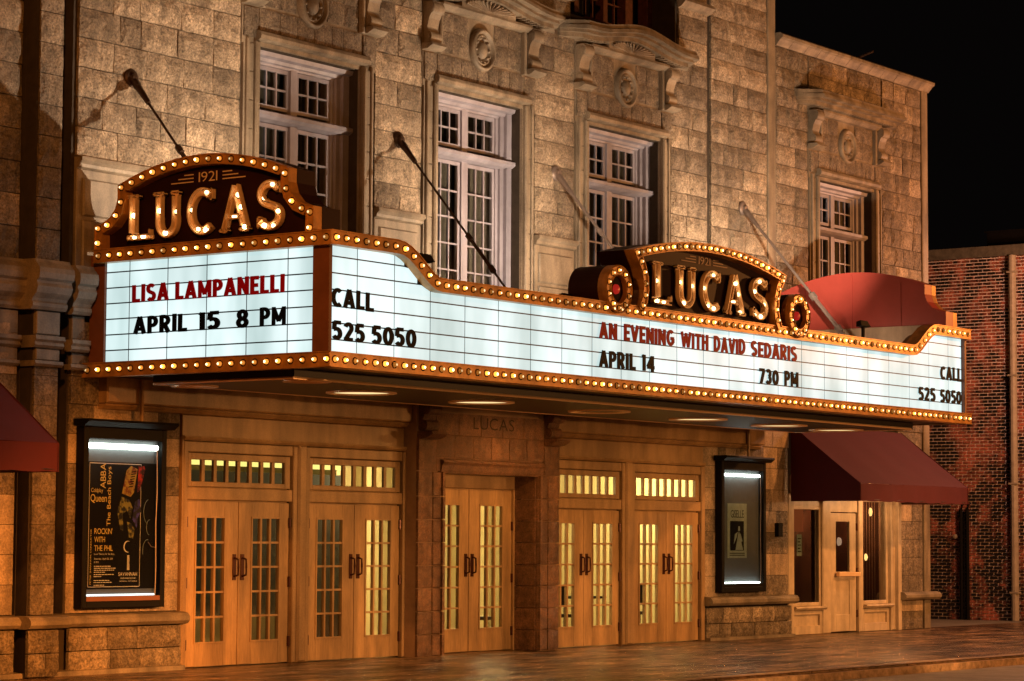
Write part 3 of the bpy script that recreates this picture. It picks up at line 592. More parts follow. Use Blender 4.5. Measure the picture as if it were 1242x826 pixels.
    for sg in (-1, 1):
        a, b = sorted((c + sg * 0.075, c + sg * 0.825))
        for (za, zb, nr) in ((7.76, 8.355, 2), (4.98, 7.545, 6)):
            q = MB(); t = 0.055; q.box(a, a + t, Y, Y + 0.05, za, zb); q.box(b - t, b, Y, Y + 0.05, za, zb); q.box(a + t, b - t, Y, Y + 0.05, zb - t, zb); q.box(a + t, b - t, Y, Y + 0.05, za, za + t)
            wi_ = (b - a - 2 * t); hh = zb - za - 2 * t
            for i in range(1, 3): xx = a + t + wi_ * i / 3; q.box(xx - 0.013, xx + 0.013, Y + 0.004, Y + 0.046, za + t, zb - t)
            for j in range(1, nr): zz = za + t + hh * j / nr; q.box(a + t, b - t, Y + 0.008, Y + 0.042, zz - 0.013, zz + 0.013)
            part("sash", q, 'white', win)
            for i in range(3):
                for j in range(nr):
                    if zb < 7.6 and za + t + hh * (j + 1) / nr < 5.4: continue
                    g = MB(); xa = a + t + wi_ * i / 3; xb = a + t + wi_ * (i + 1) / 3; z_a = za + t + hh * j / nr; z_b = za + t + hh * (j + 1) / nr
                    g.add([(xa, Y + 0.028, z_a), (xb, Y + 0.028, z_a), (xb, Y + 0.028, z_b), (xa, Y + 0.028, z_b)], [(0, 1, 2, 3)]); part("pane", g, dark, win)
        # curtains behind the lower lights
        if wi < 4:
            q = MB(); n = 46; xs = [a - 0.05 + (b - a + 0.1) * i / n for i in range(n + 1)]
            V = [(x, Y + 0.16 + 0.035 * math.sin(x * 46 + sg), z) for z in (4.98, 8.45 if wi != 1 else 7.6) for x in xs]; q.add(V, [(i, i + 1, n + 2 + i, n + 1 + i) for i in range(n)])
            part("curtain", q, 'curtain', win, smooth=True)
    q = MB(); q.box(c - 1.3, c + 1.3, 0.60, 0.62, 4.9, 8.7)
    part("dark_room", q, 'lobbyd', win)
for i, c in enumerate(CX): upstairs(c, i)
for z_ in (7.10, 7.38):                                   # emissive discs standing in for orange lamp reflections in the far right window
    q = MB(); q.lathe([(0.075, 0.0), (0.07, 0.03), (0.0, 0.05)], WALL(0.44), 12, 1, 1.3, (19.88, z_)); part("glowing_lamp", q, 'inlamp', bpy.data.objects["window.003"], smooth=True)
# loggia above the third window
q = MB(); q.box(10.9, 14.2, 0.75, 0.78, 10.2, 12.5); lg = part("loggia_recess", q, 'black', th)
q = MB()
for x in (11.1, 11.75, 12.62, 13.3, 13.98): q.box(x, x + (0.22 if x in (11.1, 13.3, 13.98) else 0.1), 0.52, 0.72, 10.2, 12.5)
q.box(10.95, 14.15, 0.50, 0.72, 10.30, 10.5); q.box(10.95, 14.15, 0.54, 0.7, 11.9, 12.1)
for x in (11.97, 12.19, 12.40, 12.84, 13.06): q.box(x, x + 0.025, 0.6, 0.64, 10.5, 11.9)
for z in (10.85, 11.2, 11.55): q.box(11.32, 13.3, 0.602, 0.638, z, z + 0.025)
part("timber_screen", q, 'darkwood', lg)
q = MB(); q.band(14.16, 15.14, [(0.0, 11.12), (-0.14, 11.12), (-0.16, 11.06), (-0.08, 10.98), (0.0, 10.95)]); part("impost_moulding", q, 'smooth', th); q = MB(); q.band(9.9, 10.94, [(0.0, 10.62), (-0.12, 10.62), (-0.14, 10.56), (-0.06, 10.50), (0.0, 10.48)])
part("impost_moulding", q, 'smooth', th)

# --- lower storey: lintel bands, door frames
for a, b in ((0.30, 6.60), (10.20, 16.85)):
    mb = MB(); mb.cbox(a, b, -0.16, 0.05, 3.43, 4.6, 0.02); mb.band(a + 0.02, b - 0.02, [(0.05, 3.425), (-0.10, 3.425), (-0.11, 3.40), (-0.06, 3.36), (0.05, 3.35)]); part("lintel_band", mb, 'frame', th)
for a, b, l in ((1.86, 6.60, 0), (10.20, 15.0, 1)):
    mb = MB(); mb.cbox(a, b, 0.0, 0.05, 3.06, 3.35, 0.01); part("fascia_board", mb, 'frame', th)
    mb = MB(); mb.band(a, b, [(0.05, 3.07), (-0.05, 3.07), (-0.06, 3.04), (-0.03, 3.01), (0.05, 3.01)]); part("moulding", mb, 'frame', th)
def leaf(x0, x1, z0, z1, y, rows, hinge_left, gx0, gx1, gz0, gz1, hand=True):
    """glazed door leaf with panes, bars, pull and hinges"""
    m_ = MB(); m_.cbox(x0, gx0, y, y + 0.05, z0, z1, 0.005); m_.cbox(gx1, x1, y, y + 0.05, z0, z1, 0.005); m_.box(gx0, gx1, y + 0.002, y + 0.05, z0, gz0); m_.box(gx0, gx1, y + 0.002, y + 0.05, gz1, z1)
    d = part("door", m_, 'door', th)
    q = MB(); w_ = gx1 - gx0; h_ = gz1 - gz0
    for i in range(1, 3): xx = gx0 + w_ * i / 3; q.box(xx - 0.018, xx + 0.018, y - 0.004, y + 0.046, gz0, gz1)
    for j in range(1, rows): zz = gz0 + h_ * j / rows; q.box(gx0, gx1, y - 0.001, y + 0.043, zz - 0.014, zz + 0.014)
    for (aa, bb, cc, dd) in ((gx0 - 0.02, gx0 + 0.004, gz0 - 0.02, gz1 + 0.02), (gx1 - 0.004, gx1 + 0.02, gz0 - 0.02, gz1 + 0.02), (gx0, gx1, gz0 - 0.02, gz0 + 0.004), (gx0, gx1, gz1 - 0.004, gz1 + 0.02)): q.box(aa, bb, y - 0.012, y + 0.04, cc, dd)
    part("glazing_bars", q, 'door', d)
    for i in range(3):
        for j in range(rows):
            g = MB(); xa, xb = gx0 + w_ * i / 3, gx0 + w_ * (i + 1) / 3; za, zb = gz0 + h_ * j / rows, gz0 + h_ * (j + 1) / rows
            g.add([(xa, y + 0.025, za), (xb, y + 0.025, za), (xb, y + 0.025, zb), (xa, y + 0.025, zb)], [(0, 1, 2, 3)]); part("pane", g, 'glass', d)
    hx = x1 - 0.075 if hinge_left else x0 + 0.075
    q = MB(); q.cbox(hx - 0.035, hx + 0.035, y - 0.012, y, 1.15, 1.50, 0.004)
    q.tube([(hx, y - 0.01, 1.20), (hx, y - 0.075, 1.22), (hx, y - 0.08, 1.325), (hx, y - 0.075, 1.43), (hx, y - 0.01, 1.45)], 0.015, 8); part("handle", q, 'handle', d)
    ex = x0 if hinge_left else x1
    for hz in (0.30, 1.12, 1.93):
        q = MB(); q.tube([(ex, y - 0.012, hz - 0.07), (ex, y - 0.012, hz + 0.07)], 0.022, 8); part("hinge", q, 'handle', d)
def bay(x0, x1):
    fr = MB()
    fr.cbox(x0 - 0.10, x0 - 0.012, -0.03, 0.10, 0.0, 3.0, 0.012); fr.cbox(x1 + 0.012, x1 + 0.10, -0.03, 0.10, 0.0, 3.0, 0.012)
    fr.cbox(x0 - 0.012, x1 + 0.012, -0.01, 0.10, 2.225, 2.39, 0.01); fr.cbox(x0 - 0.012, x1 + 0.012, -0.01, 0.10, 2.86, 3.0, 0.01)
    fr.box(x0 + 0.001, x1 - 0.001, 0.084, 0.11, 2.15, 2.46); fr.box(x0 + 0.001, x1 - 0.001, 0.084, 0.11, 2.78, 2.9); fr.box(x0 + 0.001, x1 - 0.001, 0.084, 0.11, 0.0, 0.05); fr.box((x0 + x1) / 2 - 0.03, (x0 + x1) / 2 + 0.03, 0.084, 0.11, 0.05, 2.15)
    f_ = part("door_frame", fr, 'frame', th)
    # transom light
    t = MB(); a, b = x0 + 0.02, x1 - 0.02
    za, zb = 2.40, 2.85
    for (p, q_, r, s) in ((a, a + 0.07, za, zb), (b - 0.11, b, za, zb), (a + 0.07, b - 0.11, za, za + 0.07), (a + 0.07, b - 0.11, zb - 0.09, zb)): t.cbox(p, q_, 0.01, 0.07, r, s, 0.008)
    w_ = (b - a - 0.18)
    for i in range(1, 8): xx = a + 0.07 + w_ * i / 8; t.box(xx - 0.03, xx + 0.03, 0.02, 0.06, za + 0.07, zb - 0.09)
    tr = part("transom_window", t, 'frame', th)
    for i in range(8):
        g = MB(); xa, xb = a + 0.07 + w_ * i / 8, a + 0.07 + w_ * (i + 1) / 8; g.add([(xa, 0.045, za + 0.06), (xb, 0.045, za + 0.06), (xb, 0.045, zb - 0.08), (xa, 0.045, zb - 0.08)], [(0, 1, 2, 3)]); part("pane", g, 'glass', tr)
    m = (x0 + x1) / 2
    leaf(x0 + 0.012, m - 0.006, 0.01, 2.205, 0.03, 5, True, x0 + 0.21, x0 + 0.77, 0.33, 1.99)
    leaf(m + 0.006, x1 - 0.012, 0.01, 2.205, 0.03, 5, False, x1 - 0.78, x1 - 0.22, 0.33, 1.99)
for a, b in ((1.97, 4.08), (4.46, 6.55), (10.31, 12.40), (12.80, 14.89)): bay(a, b)
for a, b in ((4.18, 4.36), (12.50, 12.70)):
    mb = MB(); mb.cbox(a, b, -0.06, 0.05, 0.0, 3.02, 0.03); part("mullion_post", mb, 'frame', th)
mb = MB(); mb.box(1.845, 1.868, -0.02, 0.05, 0, 3.06); mb.box(14.992, 15.018, -0.02, 0.05, 0, 3.06); part("edge_board", mb, 'frame', th)

# --- central brown stone portal
PX0, PX1, OX0, OX1, PY = 6.60, 10.22, 7.22, 9.64, -0.28
mb = MB()
for a, b in ((PX0, OX0 - 0.02), (OX1 + 0.02, PX1)): mb.box(a + 0.01, b - 0.01, PY + 0.05, 0.05, -0.1, 3.76)
mb.box(OX0 - 0.03, OX1 + 0.03, PY + 0.052, 0.05, 2.74, 3.755); mb.box(OX0 - 0.14, OX0 - 0.003, 0.142, 0.31, 0, 2.9); mb.box(OX1 + 0.055, OX1 + 0.16, 0.142, 0.31, 0, 2.9); mb.box(OX0 - 0.14, OX1 + 0.16, 0.205, 0.31, 2.73, 2.9)
por = part("portal", mb, 'brownjoint', th)
def bput(x0, x1, z0, z1, y, pr, i):
    put("stone_block", BRV[i % 5], por, ((x0 + x1) / 2, y, (z0 + z1) / 2), (x1 - x0 - 0.012, pr, z1 - z0 - 0.012))
zs = [0.0, 0.32, 0.66, 1.0, 1.33, 1.67, 2.01, 2.35, 2.72]; k = 0
for za, zb in zip(zs, zs[1:]):
    for a, b in ((PX0, PX0 + 0.34), (OX1 + 0.28, PX1)): bput(a, b, za, zb, PY + 0.05, 0.06, k); k += 1
    for a, b in ((PX0 + 0.345, OX0), (OX1, OX1 + 0.275)):
        q = MB(); q.cbox(a + 0.01, b - 0.01, PY + 0.0, PY + 0.055, za + 0.006, zb - 0.006, 0.012); q.box(b - 0.075, b - 0.015, PY - 0.035, PY, za + 0.006, zb - 0.006) if a < 8 else q.box(a + 0.015, a + 0.075, PY - 0.035, PY, za + 0.006, zb - 0.006); part("jamb_stone", q, 'brown', por)
    # reveal of the opening
    q = MB(); q.cbox(OX1 - 0.002, OX1 + 0.05, PY + 0.06, 0.18, za + 0.006, zb - 0.006, 0.002); part("reveal_stone", q, 'brown', por)
for za, zb, n in ((2.93, 3.27, 6), (3.27, 3.60, 5)):
    for i in range(n):
        a = PX0 + 0.42 + (PX1 - PX0 - 0.84) * i / n; b = PX0 + 0.42 + (PX1 - PX0 - 0.84) * (i + 1) / n
        if za > 3: q = MB(); q.cbox(a + 0.003, b - 0.003, PY + 0.0, PY + 0.05, za, zb, 0.004); part("lintel_stone", q, 'brown', por)
        else: bput(a, b, za, zb, PY + 0.05, 0.06, k); k += 1
for a, b in ((PX0, PX0 + 0.42), (PX1 - 0.42, PX1)): bput(a, b, 2.72, 3.20, PY + 0.05, 0.07, k); k += 1
for a, b in ((PX0 + 0.425, OX0 - 0.005), (OX1 + 0.005, PX1 - 0.425)): q = MB(); q.cbox(a, b, PY, PY + 0.05, 2.725, 2.925, 0.008); part("lintel_stone", q, 'brown', por)
q = MB(); q.cbox(OX0 + 0.0, OX1 - 0.0, PY, PY + 0.05, 2.905, 2.926, 0.004); part("lintel_stone", q, 'brown', por)
q = MB(); q.band(OX0 - 0.10, OX1 + 0.10, [(PY + 0.04, 2.90), (PY - 0.05, 2.90), (PY - 0.07, 2.86), (PY - 0.04, 2.82), (PY - 0.02, 2.74), (PY + 0.0, 2.70), (0.2, 2.70), (0.2, 2.9)]); part("head_moulding", q, 'brown', por)
for a in (PX0 + 0.05, PX1 - 0.38):
    q = console_mb(a, a + 0.30, PY + 0.02, 3.30, 3.74); q.band(a - 0.03, a + 0.34, [(PY + 0.05, 3.30), (PY - 0.22, 3.30), (PY - 0.24, 3.26), (PY - 0.12, 3.20), (PY + 0.05, 3.18)]); part("scroll_bracket", q, 'brown', por)
q = MB(); text_into(q, "LUCAS", 7.93, 8.98, 3.38, 0.19, WALL(PY), 0.004, off=-0.004, gap=0.10); part("engraved_name", q, 'seam', por)
# centre doors
mb = MB(); mb.cbox(7.22, 9.64, 0.17, 0.30, 2.50, 2.72, 0.01); mb.box(7.22, 7.33, 0.17, 0.30, 0, 2.5); mb.box(9.60, 9.64, 0.17, 0.30, 0, 2.5); mb.box(7.33, 9.6, 0.254, 0.29, 2.40, 2.5); mb.box(7.33, 9.6, 0.254, 0.29, 0.0, 0.06); mb.box(8.43, 8.53, 0.254, 0.29, 0.06, 2.4); part("door_frame", mb, 'frame', th)
leaf(7.34, 8.47, 0.01, 2.49, 0.20, 6, True, 7.60, 8.22, 0.36, 2.24); leaf(8.485, 9.59, 0.01, 2.49, 0.20, 6, False, 8.76, 9.34, 0.36, 2.24)

# --- lobby behind the doors
mb = MB(); mb.box(1.5, 16.2, 0.142, 5.2, -0.06, -0.004); lob = part("lobby_floor", mb, 'lfloor', th)
mb = MB(); mb.box(1.5, 16.2, 5.2, 5.3, 0, 3.3); mb.box(16.2, 16.3, 0.142, 5.2, 0, 3.3); mb.box(8.9, 9.0, 3.2, 5.2, 0, 3.3); part("lobby_wall", mb, 'lobby', th)
mb = MB(); mb.box(1.5, 16.2, 0.142, 5.2, 3.2, 3.3); part("lobby_ceiling", mb, 'lobby', th)
mb = MB(); mb.box(1.4, 1.5, 0.142, 5.2, 0, 3.3); mb.box(1.55, 8.3, 2.6, 2.7, 0.55, 2.72); mb.box(8.3, 8.4, 2.6, 3.1, 0.05, 2.72); part("dark_partition", mb, 'lobbyd', th)
mb = MB(); mb.box(2.2, 8.2, 2.52, 2.6, 2.80, 2.98); part("cove_light", mb, 'cove', th)
for x in (9.4, 10.6, 11.4, 12.6, 13.2, 14.6, 15.4):
    mb = MB(); mb.box(x, x + 0.22, 4.6, 4.9, 0, 3.2); mb.box(x - 0.04, x + 0.26, 4.56, 4.94, 0, 0.2); part("lobby_column", mb, 'lobby', th)
for (x, y) in ((9.9, 2.4), (12.6, 3.0), (15.2, 1.7)):
    lamp("lobby_lamp", 'POINT', (x, y, 2.7), 230, (1.0, 0.76, 0.38), 0.3)
lamp("lobby_lamp", 'AREA', (5.0, 1.4, 3.1), 5, (1.0, 0.80, 0.35), 1.0)
lamp("lobby_lamp", 'POINT', (5.0, 3.9, 2.4), 40, (1.0, 0.78, 0.32), 0.3)
def lobby_chair(x, y, rz):
    t = thing("lobby_chair", (x, y, 0), "", "chair", "dark chairs standing inside the lit lobby")
    c, s = math.cos(rz), math.sin(rz); rt = lambda p: (x + p[0] * c - p[1] * s, y + p[0] * s + p[1] * c, p[2])
    def bx(a): 
        m_ = MB(); m_.box(*a); m_.v = [rt(v) for v in m_.v]; return m_
    part("seat", bx((-0.22, 0.22, -0.22, 0.22, 0.43, 0.48)), 'black', t); part("backrest", bx((-0.22, 0.22, 0.19, 0.23, 0.60, 0.95)), 'black', t)
    for sx in (-1, 1):
        for sy in (-1, 1):
            m_ = MB(); m_.tube([rt((sx * 0.2, sy * 0.2, 0)), rt((sx * 0.2, sy * 0.2, 0.44 if sy < 0 else 0.95))], 0.018, 6); part("leg", m_, 'black', t)
    return t
for (x, y, r, lb) in ((10.25, 1.35, 0.3, "dark chair inside the lobby seen through the centre doors"), (12.35, 1.2, -0.5, "dark chair inside the lobby behind the first doors right of the portal"), (14.75, 1.35, 2.3, "dark chair deeper in the lobby behind the rightmost theatre doors")):
    lobby_chair(x, y, r)['label'] = lb
t = thing("lobby_table", (13.45, 1.55, 0), "dark table inside the lobby seen through the doors right of the portal", "table")
q = MB(); q.box(13.05, 13.85, 1.25, 1.85, 0.72, 0.76); part("tabletop", q, 'black', t)
for sx in (13.09, 13.81):
    for sy in (1.29, 1.81): q = MB(); q.tube([(sx, sy, 0), (sx, sy, 0.72)], 0.02, 6); part("leg", q, 'black', t)

# --- shop front at the right
Y = 0.10
mb = MB()
mb.cbox(18.0, 18.22, Y - 0.08, 0.3, 0, 2.6, 0.02); mb.box(18.22, 19.36, Y, 0.3, 2.38, 3.0); mb.cbox(19.34, 19.66, Y - 0.05, 0.3, 0, 2.6, 0.02); mb.box(19.66, 20.78, Y, 0.3, 2.28, 3.0)
mb.cbox(20.78, 20.94, Y - 0.05, 0.3, 0, 2.6, 0.02); mb.box(20.94, 22.1, Y, 0.3, 2.56, 3.0); mb.cbox(22.04, 22.31, Y - 0.08, 0.3, 0, 2.6, 0.02); mb.cbox(22.18, 22.31, -0.06, 0.04, 0, 3.0, 0.01); mb.box(18.0, 22.31, Y + 0.04, 0.5, 2.6, 3.2)
part("shop_frame", mb, 'cream', th)
for i, (a, b, za, zb, gl) in enumerate(((18.22, 19.36, 0.52, 2.38, 0), (20.94, 22.04, 0.52, 2.56, 1))):
    q = MB(); t = 0.07; q.cbox(a, a + t, Y, Y + 0.08, za, zb, 0.01); q.cbox(b - t, b, Y, Y + 0.08, za, zb, 0.01); q.cbox(a + t, b - t, Y, Y + 0.08, zb - t, zb, 0.01); q.cbox(a + t, b - t, Y, Y + 0.08, za, za + t, 0.01)
    wd = part("shop_window", q, 'cream', th)
    g = MB(); g.add([(a + t, Y + 0.04, za + t), (b - t, Y + 0.04, za + t), (b - t, Y + 0.04, zb - t), (a + t, Y + 0.04, zb - t)], [(0, 1, 2, 3)]); part("pane", g, 'glass', wd)
    q = MB(); q.band(a - 0.02, b + 0.02, [(0.3, 0.52), (Y - 0.12, 0.52), (Y - 0.14, 0.49), (Y - 0.09, 0.45), (0.3, 0.44)]); part("sill", q, 'cream', wd)
    q = MB(); q.box(a, b, Y + 0.03, 0.3, 0.0, 0.45); q.cbox(a, a + 0.08, Y - 0.02, Y + 0.03, 0, 0.44, 0.01); q.cbox(b - 0.08, b, Y - 0.02, Y + 0.03, 0, 0.44, 0.01); q.cbox(a + 0.08, b - 0.08, Y - 0.02, Y + 0.03, 0.0, 0.16, 0.01); q.cbox(a + 0.08, b - 0.08, Y - 0.02, Y + 0.03, 0.36, 0.44, 0.01); part("stall_riser", q, 'cream', wd)
    q = MB()
    if i == 1:
        
        for k in range(9): xx = a + 0.05 + (b - a - 0.1) * k / 9; q.add([(xx, Y + 0.20, 0.5), (xx + 0.075, Y + 0.25, 0.5), (xx + 0.075, Y + 0.25, 2.56), (xx, Y + 0.20, 2.56)], [(0, 1, 2, 3)])
        part("vertical_blind", q, 'tanpar', wd)
    else:
        q.box(18.62, 18.80, Y + 0.10, Y + 0.104, 1.45, 1.85); ps = part("paper_notice", q, 'pgrey', wd)
        q = MB(); 
        for k in range(5): q.box(18.65, 18.77 - (k % 2) * 0.03, Y + 0.094, Y + 0.098, 1.52 + k * 0.06, 1.54 + k * 0.06)
        part("notice_print", q, 'pblack', ps)
q = MB(); q.cbox(19.68, 19.97, Y + 0.02, Y + 0.07, 0.02, 2.26, 0.005); q.cbox(20.51, 20.76, Y + 0.02, Y + 0.07, 0.02, 2.26, 0.005); q.box(19.97, 20.51, Y + 0.022, Y + 0.07, 2.10, 2.26); q.box(19.97, 20.51, Y + 0.022, Y + 0.07, 0.98, 1.15); q.box(19.97, 20.51, Y + 0.04, Y + 0.07, 0.02, 0.98); q.cbox(19.97, 20.51, Y + 0.022, Y + 0.04, 0.02, 0.34, 0.01)
sd = part("shop_door", q, 'cream', th)
g = MB(); g.add([(19.97, Y + 0.045, 1.15), (20.51, Y + 0.045, 1.15), (20.51, Y + 0.045, 2.10), (19.97, Y + 0.045, 2.10)], [(0, 1, 2, 3)]); part("pane", g, 'glass', sd)
q = MB(); q.cbox(19.90, 20.74, Y - 0.10, Y - 0.04, 1.06, 1.14, 0.01); q.box(19.95, 20.0, Y - 0.05, Y + 0.02, 1.07, 1.13); q.box(20.62, 20.67, Y - 0.05, Y + 0.02, 1.07, 1.13); part("push_bar", q, 'copper', sd)
for hz in (0.35, 1.15, 2.0): q = MB(); q.tube([(20.775, Y + 0.01, hz - 0.07), (20.775, Y + 0.01, hz + 0.07)], 0.02, 8); part("hinge", q, 'handle', sd)
q = MB(); q.box(17.9, 22.4, 1.6, 1.65, 0, 3); q.box(17.85, 17.9, 0.31, 1.6, 0, 3); q.box(22.4, 22.45, 0.31, 1.6, 0, 3); q.box(17.9, 22.4, 0.31, 1.6, -0.02, 0.002); q.box(17.9, 22.4, 0.31, 1.6, 2.95, 3.0); part("shop_interior", q, 'shopin', th)
for (lx, lz, r_) in ((21.75, 2.30, 0.05), (21.55, 1.42, 0.04)):  # emissive discs standing in for bright reflections in the shop pane
    q = MB(); q.lathe([(r_, 0.0), (r_ * 0.9, 0.03), (0.0, 0.06)], WALL(0.34), 12, 1, 1.7, (lx, lz)); part("glowing_lamp", q, 'inlamp2', bpy.data.objects["shop_window.001"], smooth=True)
q = MB(); q.lathe([(0.07, 0.0), (0.06, 0.04), (0.0, 0.06)], WALL(0.6), 12, 1, 1.2, (20.95, 1.72)); part("glowing_lamp", q, 'inlamp3', sd, smooth=True)
q = MB(); q.box(19.3, 19.75, 0.7, 0.74, 1.9, 2.4); part("lit_red_picture", q, 'inlamp4', bpy.data.objects["shop_window"])  # red-orange item, its glow put in as emission
lamp("under_awning_lamp", 'POINT', (20.9, -0.75, 2.62), 60, (1.0, 0.50, 0.20), 0.05)
lamp("shop_lamp", 'POINT', (21.4, 0.9, 2.3), 40, (1.0, 0.35, 0.12), 0.08)
q = MB(); q.cbox(17.50, 17.66, -0.06, 0.02, 1.80, 2.05, 0.01); tag(part("junction_box", q, 'black', None), "small black box fixed to the stone pier left of the shop window", "junction box")

# ================================================================== POSTER CASES
def case(x0, x1, label, first):
    t = thing("poster_case", ((x0 + x1) / 2, 0.0, 0.80), label, "poster case", "lit poster cases either side of the theatre doors")
    z0, z1 = 0.82, 3.12
    q = MB(); q.box(x0, x1, 0.0, 0.02, z0, z1); part("back_board", q, 'black', t)
    q = MB(); fw = 0.085
    q.cbox(x0, x0 + fw, -0.13, -0.0, z0, z1, 0.012); q.cbox(x1 - fw, x1, -0.13, 0.0, z0, z1, 0.012); q.cbox(x0 + fw, x1 - fw, -0.13, 0.0, z0, z0 + 0.09, 0.012); q.cbox(x0 + fw, x1 - fw, -0.13, 0.0, z1 - 0.16, z1, 0.012)
    part("cabinet_frame", q, 'black', t)
    q = MB(); q.band(x0 - 0.07, x1 + 0.07, [(0.0, z1 + 0.09), (-0.26, z1 + 0.09), (-0.27, z1 + 0.06), (-0.22, z1 + 0.02), (-0.19, z1), (0.0, z1)]); part("crown", q, 'black', t)
    q = MB(); q.box(x0 + fw, x1 - fw, -0.035, -0.005, z0 + 0.09, z1 - 0.16); bk = part("backing_sheet", q, 'back', t)
    q = MB(); q.box(x0 + fw, x1 - fw, -0.12, -0.036, z0 + 0.09, z0 + 0.15); part("inner_ledge", q, 'goldd' if first else 'black', t)
    q = MB(); zt = z1 - 0.24; q.tube([(x0 + fw + 0.03, -0.075, zt), (x1 - fw - 0.06, -0.075, zt)], 0.036 if first else 0.024, 10); part("fluorescent_tube", q, 'tube', t, smooth=True)
    q = MB(); q.tube([(x0 + fw + 0.03, -0.07, z0 + 0.165), (x1 - fw - 0.06, -0.07, z0 + 0.165)], 0.012, 8); part("fluorescent_tube", q, 'tube2' if first else 'tube', t, smooth=True)
    g = MB(); g.add([(x0 + fw, -0.115, z0 + 0.09), (x1 - fw, -0.115, z0 + 0.09), (x1 - fw, -0.115, z1 - 0.16), (x0 + fw, -0.115, z1 - 0.16)], [(0, 1, 2, 3)]); part("glass_front", g, 'cglass', t)
    xe = x1 - fw - 0.075; YC = -0.10
    q = MB(); q.tube([(xe, YC, z1 - 0.22), (xe + 0.012, YC, 2.3), (xe - 0.004, YC, 1.9), (xe + 0.01, YC, 1.3), (xe, YC, z0 + 0.16)], 0.007, 6)
    if first: q.tube([(xe - 0.14, YC, 1.66), (xe - 0.08, YC, 1.60), (xe, YC, 1.59)], 0.006, 6)
    part("cable", q, 'steel', t)
    if first:
        q = MB(); q.box(0.10, 1.33, -0.045, -0.036, 1.06, 2.68); ps = part("poster", q, 'pblack', t)
        mp = WALL(-0.045)
        q = MB()
        for (a, b, c_, d_) in ((0.115, 1.05, 2.655, 2.665), (0.115, 1.05, 1.085, 1.093), (0.115, 0.122, 1.085, 2.665), (1.043, 1.05, 1.085, 2.665)): q.add([mp(a, c_, 0.001), mp(b, c_, 0.001), mp(b, d_, 0.001), mp(a, d_, 0.001)], [(0, 1, 2, 3)])
        part("poster_border", q, 'pwhite', ps)
        q = MB(); text_into(q, "ABBA", 2.34, 2.66, 0.405, 0.10, mp, 0.002, off=0.0, rot=True); text_into(q, "The Beach Boys", 1.86, 2.62, 0.50, 0.07, mp, 0.002, rot=True)
        text_into(q, "Queen", 0.14, 0.43, 2.17, 0.10, mp, 0.002); text_into(q, "Coldplay", 0.15, 0.36, 2.29, 0.055, mp, 0.002); text_into(q, "the music of", 2.33, 2.56, 0.285, 0.025, mp, 0.002, rot=True) if False else None
        for tx, zz, s1 in (("ROCKIN'", 1.76, 0.54), ("WITH", 1.655, 0.41), ("THE PHIL", 1.545, 0.55)): text_into(q, tx, 0.22, s1, zz, 0.075, mp, 0.002)
        text_into(q, "PETER SHANNON, CONDUCTOR", 1.12, 1.82, 0.17, 0.022, mp, 0.002, rot=True)
        part("poster_title", q, 'pgold', ps)
        q = MB(); text_into(q, "SAVANNAH", 0.66, 1.0, 1.225, 0.05, mp, 0.002); text_into(q, "PHILHARMONIC", 0.70, 0.98, 1.185, 0.022, mp, 0.002); text_into(q, "ORCHESTRA AND CHORUS", 0.68, 1.0, 1.15, 0.016, mp, 0.002)
        text_into(q, "Lucas Theatre for the Arts", 0.22, 0.58, 1.495, 0.024, mp, 0.002); text_into(q, "Saturday, April 23, 2011", 0.22, 0.55, 1.435, 0.024, mp, 0.002); text_into(q, "8 PM", 0.22, 0.30, 1.39, 0.024, mp, 0.002)
        for i, (zz, wd) in enumerate(((1.35, 0.30), (1.325, 0.34), (1.30, 0.34), (1.275, 0.2), (1.245, 0.34), (1.22, 0.14), (1.17, 0.26), (1.145, 0.31), (1.11, 0.18))):
            x = 0.22
            while x < 0.22 + wd:
                a = R.uniform(0.02, 0.06); q.add([mp(x, zz - 0.005, 0.002), mp(x + a, zz - 0.005, 0.002), mp(x + a, zz + 0.005, 0.002), mp(x, zz + 0.005, 0.002)], [(0, 1, 2, 3)]); x += a + 0.008
        # crescent and column emblem
        n = 14; A = []; B = []
        for k in range(n + 1):
            a = D(60 + 230 * k / n); A.append((0.82 + 0.075 * math.cos(a), 1.60 + 0.075 * math.sin(a))); th_ = 0.018 * math.sin(math.pi * k / n) + 0.002; B.append((0.82 + (0.075 - th_) * math.cos(a) , 1.60 + (0.075 - th_) * math.sin(a)))
        for k in range(n): q.add([mp(*A[k], 0.002), mp(*A[k + 1], 0.002), mp(*B[k + 1], 0.002), mp(*B[k], 0.002)], [(0, 1, 2, 3)])
        for k in range(3): q.add([mp(0.815 + k * 0.016, 1.30, 0.002), mp(0.826 + k * 0.016, 1.30, 0.002), mp(0.826 + k * 0.013, 1.49, 0.002), mp(0.817 + k * 0.013, 1.49, 0.002)], [(0, 1, 2, 3)])
        part("poster_print", q, 'pwhite', ps)
        def blob(pts, m_, nm, d=0.0015):
            q_ = MB(); q_.add([mp(a, b, d) for a, b in pts], [tuple(range(len(pts)))]); part(nm, q_, m_, ps)
        blob([(0.98, 2.30), (1.03, 2.32), (1.12, 2.60), (1.10, 2.64), (1.0, 2.64)], 'pred', "printed_red_swash")
        blob([(0.70, 2.28), (0.86, 2.24), (0.92, 2.30), (0.98, 2.60), (0.86, 2.64), (0.78, 2.58)], 'porange', "printed_microphone", 0.002)
        blob([(0.62, 2.05), (0.70, 2.24), (0.84, 2.20), (0.90, 2.10), (0.86, 1.96), (0.80, 2.06), (0.72, 2.02), (0.74, 1.80), (0.68, 1.82)], 'polive', "printed_figure")
        blob([(0.90, 1.95), (0.94, 2.18), (1.02, 2.22), (1.06, 2.06), (1.0, 1.98), (0.98, 1.84)], 'pblue', "printed_blue_swash")
        blob([(0.80, 1.92), (0.84, 1.72), (0.92, 1.70), (0.94, 1.82), (0.88, 1.90)], 'polive', "printed_figure")
